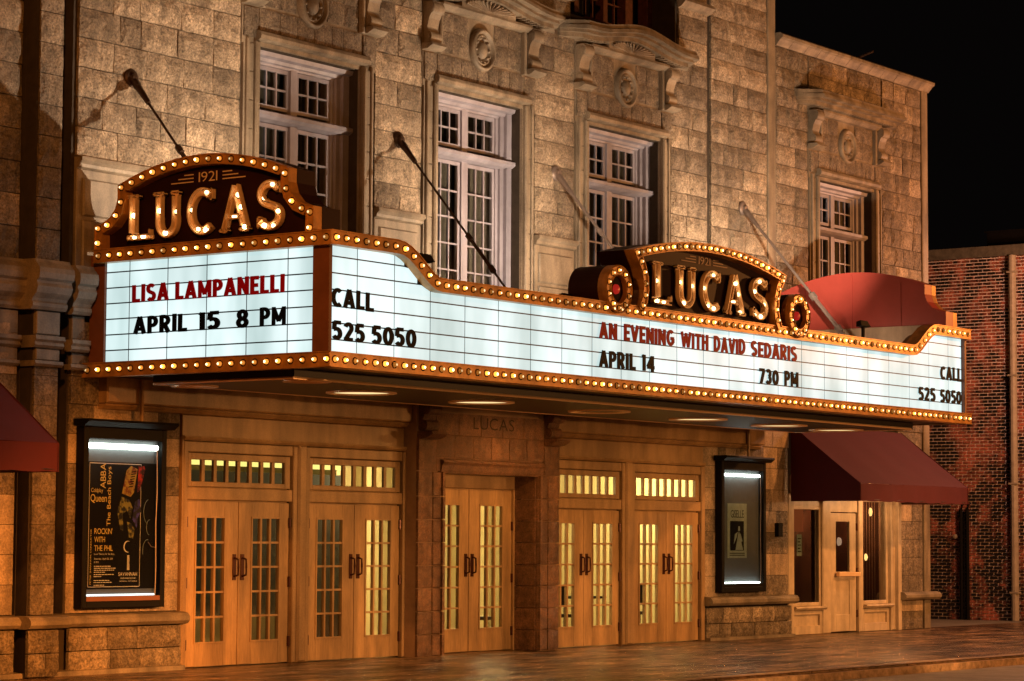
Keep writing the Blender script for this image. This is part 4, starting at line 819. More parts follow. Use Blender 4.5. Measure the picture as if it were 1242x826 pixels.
        q = MB()
        for i in range(7): z_ = 2.36 + i * 0.032; q.add([mp(0.82 + i * 0.008, z_, 0.003), mp(0.90 + i * 0.008, z_ + 0.012, 0.003), mp(0.90 + i * 0.008, z_ + 0.026, 0.003), mp(0.82 + i * 0.008, z_ + 0.014, 0.003)], [(0, 1, 2, 3)])
        part("printed_grille", q, 'pblack', ps)
        q = MB()                                        # thin white curls at the right edge
        for (cx_, cz, rr, a0, a1) in ((1.20, 2.05, 0.16, 100, 250), (1.18, 1.55, 0.14, 80, 200), (1.22, 1.85, 0.10, 90, 260)):
            pts = [(cx_ + rr * 0.6 * math.cos(D(a0 + (a1 - a0) * k / 12)), -0.048, cz + rr * math.sin(D(a0 + (a1 - a0) * k / 12))) for k in range(13)]; q.tube(pts, 0.003, 4)
        part("printed_curls", q, 'pgrey', ps)
    else:
        q = MB(); q.box(15.73, 16.39, -0.045, -0.036, 1.42, 2.38); ps = part("poster", q, 'pgrey', t); mp = WALL(-0.045)
        q = MB(); text_into(q, "GISELLE", 15.84, 16.29, 2.13, 0.14, mp, 0.002, off=-0.002); text_into(q, "THE CLASSIC BALLET", 15.77, 16.17, 2.31, 0.025, mp, 0.002) if False else None
        q.add([mp(15.82, 1.55, 0.002), mp(16.29, 1.55, 0.002), mp(16.29, 2.07, 0.002), mp(15.82, 2.07, 0.002)], [(0, 1, 2, 3)])
        for k in range(2): q.add([mp(15.80, 1.46 + k * 0.035, 0.002), mp(16.32, 1.46 + k * 0.035, 0.002), mp(16.32, 1.475 + k * 0.035, 0.002), mp(15.80, 1.475 + k * 0.035, 0.002)], [(0, 1, 2, 3)])
        part("poster_print", q, 'pblack', ps)
        q = MB()
        for pts in ([(16.00, 1.56), (16.07, 1.78), (16.12, 1.90), (16.17, 1.78), (16.26, 1.56)], [(16.09, 1.90), (16.10, 1.98), (16.15, 1.98), (16.16, 1.90)], [(15.94, 1.66), (15.98, 1.84), (16.08, 1.88), (16.04, 1.78)], [(16.17, 1.86), (16.24, 1.72), (16.21, 1.70), (16.14, 1.82)]): q.add([mp(a, b, 0.003) for a, b in pts], [tuple(range(len(pts)))])
        part("printed_dancer", q, 'pgrey', ps)
    cxm = 0.88 if first else 16.2
    q = MB(); q.tube([(cxm, -0.20, 3.77), (cxm, -0.20, z1 + 0.09)], 0.025, 8); part("conduit", q, 'frame', t)
case(-0.06, 1.44, "tall lit black poster case with a black concert poster, left of the theatre doors", True)
case(15.42, 16.94, "lit black poster case with one small grey poster, right of the theatre doors", False)

# ================================================================== MARQUEE
mq = thing("theatre_marquee", (8.56, -2.0, 3.76), "long theatre marquee with white letter boards and rows of glowing bulbs over the doors", "marquee")
XL, XR = 0.12, 17.0
def sstep(t): t = max(0, min(1, t)); return t * t * (3 - 2 * t)
def top_front(x):        # lower edge of the top bulb strip
    xm = min(x, 17.13 - x)
    return 5.19 - 0.40 * sstep((xm - 1.30) / 0.85)
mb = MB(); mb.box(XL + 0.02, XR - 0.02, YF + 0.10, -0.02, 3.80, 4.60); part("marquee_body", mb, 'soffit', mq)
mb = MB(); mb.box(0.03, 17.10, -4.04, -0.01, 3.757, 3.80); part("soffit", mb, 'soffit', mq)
# fascia cans behind the boards
mb = MB()
xs = [XL + 0.01 + (XR - XL - 0.02) * i / 160 for i in range(161)]
mb.ribbon([(x, top_front(x) + 0.02) for x in xs], [(x, 4.55) for x in xs], -0.34, -0.03, FR); part("fascia_can", mb, 'tanpar', mq)
mb = MB(); mb.box(XL + 0.03, 0.46, YF + 0.36, -0.05, 4.6, 5.24); part("side_parapet", mb, 'maroon', mq)
mb = MB(); mb.box(16.66, XR - 0.03, YF + 0.36, -0.05, 4.6, 5.44); part("side_parapet", mb, 'tanpar', mq)
# tiered underside with round light coves
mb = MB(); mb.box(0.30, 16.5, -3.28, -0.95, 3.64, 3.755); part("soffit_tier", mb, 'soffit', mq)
mb = MB(); mb.tube([(0.29, -0.97, 3.645), (0.29, -3.285, 3.645), (0.7, -3.29, 3.645), (16.4, -3.29, 3.645), (16.51, -3.2, 3.645), (16.51, -0.97, 3.645)], 0.02, 6); mb.tube([(0.30, -0.955, 3.645), (16.5, -0.955, 3.645)], 0.018, 6)
part("edge_trim", mb, 'copper', mq)
SO = lambda s, z, d: (s, z, 3.64 - d)
for i, x in enumerate((3.0, 5.65, 8.6, 11.4, 13.95, 15.9)):
    q = MB(); q.lathe([(0.47, 0.0), (0.47, 0.022), (0.43, 0.026), (0.41, 0.012), (0.40, 0.002)], SO, 30, 1, 1, (x, -2.12)); cv = part("light_cove", q, 'copper', mq, smooth=True)
    q = MB(); q.disc(0.40, 0.004, SO, 30, (x, -2.12)); part("lens", q, 'soffit' if i == 2 else 'can', cv)
for x, y in ((0.75, -3.1), (0.8, -1.2)):
    q = MB(); q.lathe([(0.30, 0.0), (0.30, 0.02), (0.26, 0.022), (0.25, 0.002), (0.0, 0.002)], SO, 24, 1, 1, (x, y)); part("light_cove", q, 'copper', mq, smooth=True)
# board backing and letter panels
mb = MB()
mb.ribbon([(x, top_front(x) + 0.0) for x in xs], [(x, 3.90) for x in xs], -0.03, -0.004, FR); part("letter_track", mb, 'track', mq)
mb = MB(); mb.prism([(0.26, 3.9), (3.80, 3.9), (3.80, 5.24), (0.26, 5.24)], -0.03, -0.004, LF); part("letter_track", mb, 'track', mq)
ZT = [3.915] + [4.075 + 0.1984 * j for j in range(6)] + [5.25]
g = 0.0085
cols = [0.135] + [0.648 + 0.72 * k for k in range(23)] + [17.02 - 0.03]
for a, b in zip(cols, cols[1:]):
    for za, zb in zip(ZT, ZT[1:]):
        n = 8 if (b < 3.1 or a > 14.0) else 1
        xx = [a + g + (b - a - 2 * g) * i / n for i in range(n + 1)]
        tp = [min(zb - g, top_front(x)) for x in xx]
        lo = za + g
        keep = [(x, t) for x, t in zip(xx, tp) if t > lo + 0.004]
        if len(keep) < 2: continue
        q = MB(); poly = [(keep[0][0], lo), (keep[-1][0], lo)] + [(x, t) for x, t in reversed(keep)]
        q.prism(poly, -0.004, 0.0, FR); part("letter_panel", q, 'panel', mq)
scol = [0.28] + [0.687 + 0.657 * k for k in range(5)] + [3.745]
for a, b in zip(scol, scol[1:]):
    for za, zb in zip(ZT, ZT[1:]):
        q = MB(); q.prism([(a + g, za + g), (b - g, za + g), (b - g, min(zb, 5.20) - g), (a + g, min(zb, 5.20) - g)], -0.004, 0.0, LF); part("letter_panel", q, 'panel', mq)
for a_ in ((0.075, 0.129, -4.0, -3.745, 3.9, 5.2), (XL - 0.03, XL + 0.03, -0.28, -0.02, 3.9, 5.3), (17.0, 17.06, -4.02, -3.9, 3.9, 5.2), (17.0, 17.05, -3.89, -0.05, 3.9, 5.3)):
    q = MB(); q.box(*a_); part("corner_post", q, 'goldd', mq)
# bulbs
bm = MB(); n = 8
rings = [(0.0001, 0.040), (0.019, 0.035), (0.034, 0.016), (0.033, -0.010)]
for r_, d_ in rings:
    for k in range(n): a = 2 * math.pi * k / n; bm.v.append((r_ * math.cos(a), -d_, r_ * math.sin(a)))
for i in range(len(rings) - 1):
    for k in range(n): bm.f.append((i * n + k, (i + 1) * n + k, (i + 1) * n + (k + 1) % n, i * n + (k + 1) % n))
def bulb_mesh(hot):
    me = bm.mesh("bulb", hot, True); me.materials.append(M['bulbrim'])
    for i_, p_ in enumerate(me.polygons): p_.material_index = 0 if i_ < n else 1
    return me
BULB = bulb_mesh('bulb'); LBULB = bm.mesh("bulb", 'lbulb', True)
def rot_mesh(me, rz, nm):
    m2 = me.copy(); m2.transform(Matrix.Rotation(rz, 4, 'Z')); return m2
BULB_L = rot_mesh(BULB, -math.pi / 2, "b"); LBULB_L = rot_mesh(LBULB, -math.pi / 2, "b"); BULB_R = rot_mesh(BULB, math.pi / 2, "b")
SOCK = {}
def bulb_at(s, z, d, mp, parent, big=1.0, letter=False):
    me = (LBULB if letter else BULB) if mp is FR else (LBULB_L if letter else BULB_L) if mp is LF else BULB_R
    k = R.uniform(0.66, 0.94) * big
    put("bulb", me, parent, mp(s, z, d), (k, k, k))
    sk = SOCK.setdefault(parent.name, (parent, MB()))[1]
    sk.lathe([(0.047, -0.001), (0.047, 0.006), (0.040, 0.007), (0.034, 0.0)], lambda a, b, c: mp(s + a, z + b, d - 0.012 + c), 10)
def along(path, sp, start=0.5):
    L_ = 0; out = []; nxt = sp * start
    for (a, b) in zip(path, path[1:]):
        l = math.hypot(b[0] - a[0], b[1] - a[1])
        while nxt <= L_ + l + 1e-9:
            t = (nxt - L_) / l; out.append((a[0] + (b[0] - a[0]) * t, a[1] + (b[1] - a[1]) * t)); nxt += sp
        L_ += l
    return out
def offset(path, w, closed=False):
    out = []; n = len(path)
    for i, p in enumerate(path):
        a = path[(i - 1) % n] if (closed or i > 0) else path[0]; b = path[(i + 1) % n] if (closed or i < n - 1) else path[-1]
        dx, dz = b[0] - a[0], b[1] - a[1]; l = math.hypot(dx, dz) or 1; out.append((p[0] - dz / l * w, p[1] + dx / l * w))
    return out
SP = 0.188
def strip(path, wdt, mp, d0, d1, parent, name="bulb_strip", bulbs=True, sp=SP, start=0.5, lip=True):
    """path is the lower/inner edge running left to right; the band rises wdt above it"""
    up = offset(path, wdt); q = MB(); q.ribbon(up, path, d0, d1, mp)
    if lip:
        q.ribbon(up, offset(path, wdt - 0.012), d1 - 0.001, d1 + 0.014, mp); q.ribbon(offset(path, 0.012), path, d1 - 0.001, d1 + 0.014, mp)
    o = part(name, q, 'gold', parent)
    if bulbs:
        for (s, z) in along(offset(path, wdt / 2), sp, start): bulb_at(s, z, d1 + 0.012, mp, parent)
    return o
# bottom strips
strip([(0.004, 3.735), (17.126, 3.735)], 0.185, FR, -0.10, 0.12, mq); strip([(0.0, 3.735), (4.078, 3.735)], 0.185, LF, 0.0, 0.12, mq)
# top strips
pt = [(0.004 + 17.122 * i / 150, top_front(0.004 + 17.122 * i / 150)) for i in range(151)]
strip(pt, 0.175, FR, -0.10, 0.12, mq)
strip([(0.16, 5.185), (4.078, 5.185)], 0.175, LF, 0.0, 0.12, mq)
q = MB(); q.ribbon([(0.16, 5.36), (4.0, 5.36)], [(0.16, 5.19), (4.0, 5.19)], 0.0, 0.0 + 0.02, lambda s, z, d: (17.0 + d, -s, z)); part("side_trim", q, 'tanpar', mq)
q = MB(); q.box(17.0, 17.13, -4.05, -0.05, 5.20, 5.23); q.box(17.0, 17.13, -4.05, -0.05, 3.735, 3.76); part("side_trim", q, 'tanpar', mq)
# words on the boards
for wtxt, a, b, z, c in (('CALL', .14, .95, 4.46, 'blackl'), ('525', .155, .78, 4.07, 'blackl'), ('5050', .90, 1.79, 4.07, 'blackl'),
        ('AN', 5.83, 6.28, 4.47, 'redl'), ('EVENING', 6.44, 7.76, 4.475, 'redl'), ('WITH', 7.92, 8.68, 4.475, 'redl'), ('DAVID', 8.82, 9.73, 4.475, 'redl'), ('SEDARIS', 9.88, 11.28, 4.475, 'redl'),
        ('APRIL', 5.83, 6.75, 4.08, 'blackl'), ('14', 6.91, 7.24, 4.08, 'blackl'), ('730', 10.12, 10.72, 4.075, 'blackl'), ('PM', 10.88, 11.32, 4.08, 'blackl'),
        ('CALL', 16.15, 16.97, 4.46, 'blackl'), ('525', 15.34, 15.97, 4.07, 'blackl'), ('5050', 16.14, 16.95, 4.07, 'blackl')):
    board_word(wtxt, a + 0.02, b, z, 0.225, c, mq, FR, 0.004)
for wtxt, a, b, z, c in (('LISA', .75, 1.37, 4.665, 'redl'), ('LAMPANELLI', 1.49, 3.27, 4.665, 'redl'), ('APRIL', .78, 1.69, 4.265, 'blackl'), ('15', 1.90, 2.24, 4.265, 'blackl'), ('8', 2.51, 2.70, 4.265, 'blackl'), ('PM', 2.89, 3.30, 4.27, 'blackl')):
    board_word(wtxt, a, b, z, 0.22, c, mq, LF, 0.004)

# --- channel letters
def arc(cx, cz, rx, rz, a0, a1, n=14): return [(cx + rx * math.cos(D(a0 + (a1 - a0) * k / n)), cz + rz * math.sin(D(a0 + (a1 - a0) * k / n))) for k in range(n + 1)]
def seg(a, b, n=6): return [(a[0] + (b[0] - a[0]) * k / n, a[1] + (b[1] - a[1]) * k / n) for k in range(n + 1)]
GL = {  # strokes: (path, width) in a box about 0.75 wide, 1 high
 'L': ([(seg((0.22, 0.0), (0.22, 1.0)), 0.20), (seg((0.06, 0.06), (0.74, 0.06)), 0.12), (seg((0.02, 0.96), (0.42, 0.96)), 0.08), (seg((0.72, 0.02), (0.72, 0.24), 3), 0.07)], [(0.22, 0.55), (0.24, 0.07), (0.50, 0.07)]),
 'U': ([(seg((0.17, 1.0), (0.17, 0.34)) + arc(0.40, 0.34, 0.23, 0.26, 180, 360)[1:] + seg((0.63, 0.34), (0.63, 1.0))[1:], 0.17), (seg((0.0, 0.96), (0.34, 0.96)), 0.08), (seg((0.50, 0.96), (0.76, 0.96)), 0.08)], [(0.17, 0.6), (0.33, 0.11), (0.63, 0.55)]),
 'C': ([(arc(0.42, 0.5, 0.33, 0.42, 48, 312, 22), 0.18), (seg((0.68, 0.72), (0.68, 0.98), 3), 0.08)], [(0.50, 0.90), (0.10, 0.55), (0.28, 0.13), (0.50, 0.09)]),
 'A': ([(seg((0.12, 0.03), (0.40, 0.98), 8), 0.13), (seg((0.40, 0.98), (0.70, 0.03), 8), 0.18), (seg((0.22, 0.32), (0.60, 0.32)), 0.11), (seg((0.0, 0.04), (0.26, 0.04), 3), 0.08), (seg((0.54, 0.04), (0.84, 0.04), 3), 0.08)], [(0.47, 0.78), (0.56, 0.52), (0.38, 0.32), (0.66, 0.09)]),
 'S': ([(arc(0.38, 0.73, 0.24, 0.21, 20, 250, 14) + arc(0.38, 0.27, 0.26, 0.22, 70, -160, 14)[1:], 0.17), (seg((0.64, 0.74), (0.64, 0.98), 3), 0.08), (seg((0.10, 0.02), (0.10, 0.27), 3), 0.08)], [(0.42, 0.93), (0.20, 0.66), (0.58, 0.36), (0.22, 0.08), (0.46, 0.06)])}
def dist_seg(p, a, b):
    dx, dz = b[0] - a[0], b[1] - a[1]; l2 = dx * dx + dz * dz or 1e-9; t = max(0, min(1, ((p[0] - a[0]) * dx + (p[1] - a[1]) * dz) / l2)); return math.hypot(p[0] - a[0] - dx * t, p[1] - a[1] - dz * t)
def channel_letter(ch, s0, z0, k, kz, mp, d, parent):
    q = MB(); strokes, bl = GL[ch]; T = lambda p: (s0 + p[0] * k, z0 + p[1] * kz)
    def inside(p, skip):
        for i, (pa, w_) in enumerate(strokes):
            if i != skip and any(dist_seg(p, a, b) < w_ / 2 - 0.012 for a, b in zip(pa, pa[1:])): return True
        return False
    dep = 0.07
    for i, (pa, w_) in enumerate(strokes):
        A = offset(pa, w_ / 2); B = offset(pa, -w_ / 2)
        q.ribbon([T(p) for p in A], [T(p) for p in B], d, d + 0.012 + 0.0015 * i, mp)
        for E, sg in ((A, 1), (B, -1)):
            I = offset(pa, sg * (w_ / 2 - 0.028))
            for j in range(len(E) - 1):
                m_ = ((E[j][0] + E[j + 1][0]) / 2, (E[j][1] + E[j + 1][1]) / 2)
                if inside(m_, i): continue
                pr = [T(E[j]), T(E[j + 1])]; pi = [T(I[j]), T(I[j + 1])]
                (q.ribbon(pr, pi, d, d + dep, mp) if sg > 0 else q.ribbon(pi, pr, d, d + dep, mp))
        for e, nb in ((0, 1), (-1, -2)):
            if inside(pa[e], i): continue
            (a, b) = (T(A[e]), T(B[e])); dx, dz = pa[nb][0] - pa[e][0], pa[nb][1] - pa[e][1]; l = math.hypot(dx, dz); off_ = (dx / l * 0.028, dz / l * 0.028)
            a2 = T((A[e][0] + off_[0], A[e][1] + off_[1])); b2 = T((B[e][0] + off_[0], B[e][1] + off_[1]))
            q.ribbon([a, b], [a2, b2], d, d + dep, mp)
    o = part("channel_letter", q, 'letter_gold', parent)
    for (a, b) in bl: s, z = T((a, b)); bulb_at(s, z, d + 0.035, mp, parent, 1.05, True)
    return o

# --- left side sign
sl = thing("name_sign", (0.2, -2.0, 5.36), "arched LUCAS 1921 sign with bulb border on the left end of the marquee", "sign", "bulb bordered name signs on the marquee")
def arch_side(sc_=1.0):
    h = [(1.82, 5.36), (1.82, 5.66), (1.70, 5.68), (1.56, 5.74), (1.46, 5.85), (1.42, 5.98), (1.42, 6.15)]
    top = [(1.42 * (1 - k / 12), 6.15 + 0.28 * (1 - (1 - k / 12) ** 2)) for k in range(1, 12)]
    right = [(-a, z) for a, z in reversed(h + top)]
    return h, top
h, tp_ = arch_side()
half = h + tp_ + [(0.0, 6.43)]
outl = [(2.0 - a, z) for a, z in half] + [(2.0 + a, z) for a, z in reversed(half[:-1])]     # from bottom left, over, to bottom right (s grows to the right)
def sign(outline, mp, parent, back, wd, dsh, panel='maroon', sp=SP, trim=0.15):
    # box body, recessed face and border strip following the outline
    inn = offset(outline, -wd)
    q = MB(); n = len(outline); q.prism(list(reversed(outline)), back, -0.02, mp); part("sign_box", q, panel, parent)
    q = MB(); q.ribbon(outline, inn, -0.03, dsh, mp); q.ribbon(outline, offset(outline, -0.012), dsh - 0.001, dsh + 0.014, mp); q.ribbon(offset(outline, -wd + 0.012), inn, dsh - 0.001, dsh + 0.014, mp)
    part("bulb_strip", q, 'gold', parent)
    for (s, z) in along(offset(outline, -wd / 2), sp, 0.4): bulb_at(s, z, dsh + 0.012, mp, parent)
sign(outl, LF, sl, -0.36, 0.13, 0.12)
k = 0.60
for ch, s in zip("LUCAS", (0.66, 1.14, 1.72, 2.26, 2.84)): channel_letter(ch, s, 5.44 + (0.0), k, 0.58, LF, 0.01, sl)
q = MB(); text_into(q, "1921", 1.83, 2.14, 6.11, 0.13, LF, -0.012, off=-0.006, gap=0.07)
for sg in (-1, 1):
    for i, (a, b) in enumerate(((0.24, 0.40), (0.24, 0.50), (0.24, 0.62))):
        s0, s1 = sorted((1.985 + sg * a, 1.985 + sg * b)); z = 6.205 - i * 0.045; q.add([LF(s0, z, -0.012), LF(s1, z, -0.012), LF(s1, z + 0.014, -0.012), LF(s0, z + 0.014, -0.012)], [(0, 1, 2, 3)])
part("year_1921", q, 'letter_gold', sl)

# --- right side sign, seen from behind
sr = thing("name_sign", (16.9, -2.0, 5.36), "arched sign on the far right end of the marquee showing its plain red back", "sign", "bulb bordered name signs on the marquee")
outr = [(s - 4.0, z) for s, z in outl]
q = MB(); q.prism(list(reversed(outr)), -0.30, -0.02, RG); sbx = part("sign_box", q, 'redback', sr)
for y_, z_ in ((-2.95, 6.22), (-2.0, 6.40), (-1.05, 6.22)):
    q = MB(); q.box(16.688, 16.702, y_ - 0.018, y_ + 0.018, 5.44, z_ - 0.02); part("sheet_joint", q, 'redback', sbx)
q = MB(); q.ribbon(outr, offset(outr, -0.13), -0.03, 0.12, RG); q.prism([(-3.83, 5.30), (-0.17, 5.30), (-0.17, 5.37), (-3.83, 5.37)], -0.30, 0.0, RG); part("bulb_strip", q, 'gold', sr)

# --- front sign with round bosses
FC = 8.62
sf = thing("name_sign", (FC, -4.0, 4.96), "arched LUCAS 1921 sign flanked by round bulb rings on the marquee front", "sign", "bulb bordered name signs on the marquee")
hs = [(1.98, 4.955), (1.90, 5.08), (1.87, 5.20), (1.88, 5.35), (1.94, 5.50), (2.05, 5.64), (2.12, 5.74)]
tf = [(2.12 * (1 - k / 16), 5.74 + 0.27 * (1 - (1 - k / 16) ** 2)) for k in range(1, 17)]
hf = hs + tf; outf = [(FC - a, z) for a, z in hf] + [(FC + a, z) for a, z in reversed(hf[:-1])]
sign(outf, FR, sf, -0.48, 0.13, 0.14, sp=0.165)
for ch, s in zip("LUCAS", (7.07, 7.72, 8.42, 9.06, 9.80)): channel_letter(ch, s, 5.04, 0.70, 0.60, FR, 0.01, sf)
q = MB(); text_into(q, "1921", 8.46, 8.78, 5.72, 0.12, FR, -0.012, off=-0.006, gap=0.07)
for sg in (-1, 1):
    for i, (a, b) in enumerate(((0.24, 0.40), (0.24, 0.52), (0.24, 0.64))):
        s0, s1 = sorted((FC + sg * a, FC + sg * b)); z = 5.81 - i * 0.04; q.add([FR(s0, z, -0.012), FR(s1, z, -0.012), FR(s1, z + 0.012, -0.012), FR(s0, z + 0.012, -0.012)], [(0, 1, 2, 3)])
part("year_1921", q, 'goldd', sf)
for sg in (-1, 1):
    c = (FC + sg * 2.50, 5.155)
    q = MB(); q.lathe([(0.335, -0.46), (0.335, 0.155), (0.32, 0.165), (0.31, 0.15), (0.205, 0.15), (0.195, 0.165), (0.185, 0.15), (0.185, 0.08)], FR, 36, 1, 1, c); rb = part("round_boss", q, 'gold', sf, smooth=False)
    q = MB(); q.lathe([(0.3365, -0.47), (0.3365, 0.02)], FR, 36, 1, 1, c); q.disc(0.185, 0.09, FR, 24, c); part("boss_drum", q, 'maroon', rb)
    q = MB(); q.lathe([(0.07, 0.09), (0.065, 0.12), (0.04, 0.14), (0.0, 0.145)], FR, 18, 1, 1, c); part("red_lens", q, 'red_lens', rb, smooth=True)
    for k_ in range(10):
        a = 2 * math.pi * (k_ + 0.5) / 10; bulb_at(c[0] + 0.26 * math.cos(a), c[1] + 0.26 * math.sin(a), 0.162, FR, sf, 0.78)
for nm, (pp, mbk_) in SOCK.items(): part("sockets", mbk_, 'black', pp, kind='stuff')

# --- roof floodlights and tie rods
for ux_, lb in ((1.7, "low black uplight on the marquee roof under the left wall bay"), (6.4, "low black uplight on the marquee roof between the first and second windows"), (10.45, "low black uplight on the marquee roof between the second and third windows"), (15.3, "low black uplight on the marquee roof by the right-hand stone pier")):
    t = thing("uplight", (ux_, -1.15, 4.6), lb, "floodlight", "floodlights on the marquee roof")
    q = MB(); q.tube([(ux_, -1.2, 4.6), (ux_, -1.15, 4.86)], [0.09, 0.12], 10); part("lamp_housing", q, 'black', t)
for fx, lb in ((2.6, "small dark floodlight on the marquee roof behind the left name sign"), (5.55, "small dark floodlight poking above the marquee edge left of the round bulb ring"), (8.45, "small dark floodlight on the marquee roof behind the front name sign"), (14.4, "small dark floodlight on the marquee roof before the red sign back")):
    t = thing("floodlight", (fx, -3.4, 4.6), lb, "floodlight", "floodlights on the marquee roof")
    yy = -3.62 if fx == 5.55 else -3.45; zz = 5.0 if fx == 5.55 else 5.28
    q = MB(); q.tube([(fx, yy, 4.6), (fx, yy, zz)], 0.03, 8); part("stand", q, 'black', t)
    q = MB(); q.add([(fx - 0.16, yy - 0.06, zz - 0.02), (fx + 0.16, yy - 0.06, zz - 0.02), (fx + 0.12, yy - 0.02, zz + 0.07), (fx - 0.12, yy - 0.02, zz + 0.07), (fx - 0.16, yy + 0.04, zz - 0.04), (fx + 0.16, yy + 0.04, zz - 0.04), (fx + 0.12, yy + 0.06, zz + 0.05), (fx - 0.12, yy + 0.06, zz + 0.05)],
                   [(0, 1, 2, 3), (7, 6, 5, 4), (0, 4, 5, 1), (3, 2, 6, 7), (0, 3, 7, 4), (1, 5, 6, 2)]); part("lamp_housing", q, 'black', t)
for i, (x, z, lb) in enumerate(((0.77, 7.69, "dark tie rod from the wall down to the marquee roof above the left LUCAS sign"), (6.38, 7.61, "dark tie rod crossing in front of the tallest middle window"), (10.45, 7.60, "pale tie rod from the wall left of the third window down behind the front sign"), (16.32, 7.67, "pale tie rod with large turnbuckle ending beside the red sign back"))):
    t = thing("tie_rod", (x, 0.0, z), lb, "tie rod", "tie rods holding up the marquee")
    m_ = 'iron' if i < 2 else 'steel'
    P = lambda d, x=x, z=z: (x, -d, z - 1.175 * d + 0.04)
    q = MB(); q.lathe([(0.125, 0.0), (0.125, 0.03), (0.10, 0.05), (0.06, 0.06), (0.05, 0.10), (0.0, 0.11)], WALL(0.0), 20, 1, 1, (x, z)); part("wall_plate", q, m_, t, smooth=False)
    q = MB(); q.tube([P(0.02), P(0.14)], 0.055, 10); q.tube([P(0.12), P(0.34)], [0.05, 0.035], 10); part("clevis", q, m_, t)
    q = MB(); q.tube([P(0.2), P(2.36)], 0.018 if i < 2 else 0.026, 8); part("rod", q, m_, t)
    a, b = ((1.35, 1.75) if i == 1 else (1.45, 1.95) if i == 3 else (0.9, 1.3))
    q = MB(); w_ = 0.03 if i < 3 else 0.05
    for sx in (-1, 1): q.tube([(x + sx * w_, *P(a)[1:]), (x + sx * w_, *P(b)[1:])], 0.014 if i < 3 else 0.02, 6)
    q.tube([P(a - 0.04), P(a + 0.03)], 0.045 if i < 3 else 0.065, 8); q.tube([P(b - 0.03), P(b + 0.04)], 0.045 if i < 3 else 0.065, 8); part("turnbuckle", q, m_, t)
    q = MB(); q.box(x - 0.06, x + 0.06, -2.46, -2.26, 4.58, 4.95); part("anchor_bracket", q, m_, t)

# ================================================================== AWNINGS
def awning(x0, x1, zt, zf, zb, label, seams):
    t = thing("awning", ((x0 + x1) / 2, -0.7, zb), label, "awning", "maroon fabric awnings on the ground floor")
    yf = -1.45
    def sheet(pts, th_=0.012):
        q = MB(); a = Vector(pts[0]); nrm = (Vector(pts[1]) - a).cross(Vector(pts[-1]) - a).normalized() * th_
        n = len(pts); q.add([tuple(Vector(p)) for p in pts] + [tuple(Vector(p) - nrm) for p in pts], [tuple(range(n)), tuple(range(2 * n - 1, n - 1, -1))] + [(i, n + i, n + (i + 1) % n, (i + 1) % n) for i in range(n)]); return q
    # gently sagging top between frame bars
    q = MB(); nx, ny = 24, 8; V = []
    for j in range(ny + 1):
        v = j / ny
        for i in range(nx + 1):
            u = i / nx; sag = 0.035 * math.sin(math.pi * v) * (0.4 + 0.6 * abs(math.sin(math.pi * u * seams)))
            V.append((x0 + (x1 - x0) * u, -0.02 + (yf + 0.02) * v, zt + (zf - zt) * v - sag + R.uniform(-0.006, 0.006)))
    q.add(V, [(j * (nx + 1) + i, (j + 1) * (nx + 1) + i, (j + 1) * (nx + 1) + i + 1, j * (nx + 1) + i + 1) for j in range(ny) for i in range(nx)]); part("canopy_top", q, 'awning', t, smooth=True)
    q = MB(); V = []
    for z in (zf, (zf + zb) / 2, zb):
        for i in range(nx + 1): u = i / nx; V.append((x0 + (x1 - x0) * u, yf - (0.0 if z == zf else 0.012 * math.sin(u * 31)), z + (0.008 * math.sin(u * 47) if z == zb else 0)))
    q.add(V, [((j + 1) * (nx + 1) + i, (j + 1) * (nx + 1) + i + 1, j * (nx + 1) + i + 1, j * (nx + 1) + i) for j in range(2) for i in range(nx)]); part("valance", q, 'awning', t, smooth=True)
    for x in (x0, x1): part("side_panel", sheet([(x, -0.02, zt), (x, -0.02, zb + 0.0), (x, yf, zb), (x, yf, zf)], 0.006), 'awning', t)
    q = MB(); q.tube([(x0 + 0.03, -0.03, zb + 0.03), (x0 + 0.03, yf + 0.02, zb + 0.03), (x1 - 0.03, yf + 0.02, zb + 0.03), (x1 - 0.03, -0.03, zb + 0.03)], 0.015, 6)
    part("awning_frame", q, 'iron', t)
    for k in (0, seams):
        x = x0 + 0.01 + (x1 - x0 - 0.02) * k / seams; q = MB(); sg_ = lambda v: 0.035 * math.sin(math.pi * v) * 0.4
        q.tube([(x, -0.02 + (yf + 0.02) * v, zt + (zf - zt) * v - sg_(v) + 0.004) for v in (0, 0.25, 0.5, 0.75, 1.0)] + [(x, yf - 0.006, zb)], 0.004, 5); part("seam", q, 'awning', t)
awning(18.02, 22.40, 3.86, 2.77, 2.45, "maroon awning over the little shop door and windows at the right", 4)
q = MB(); q.tube([(20.9, -0.75, 2.86), (20.9, -0.75, 2.70)], [0.03, 0.07], 10); part("lamp_housing", q, 'iron', bpy.data.objects["awning"])
awning(-6.2, -1.79, 3.87, 2.82, 2.48, "maroon awning cut by the left edge of the picture", 4)

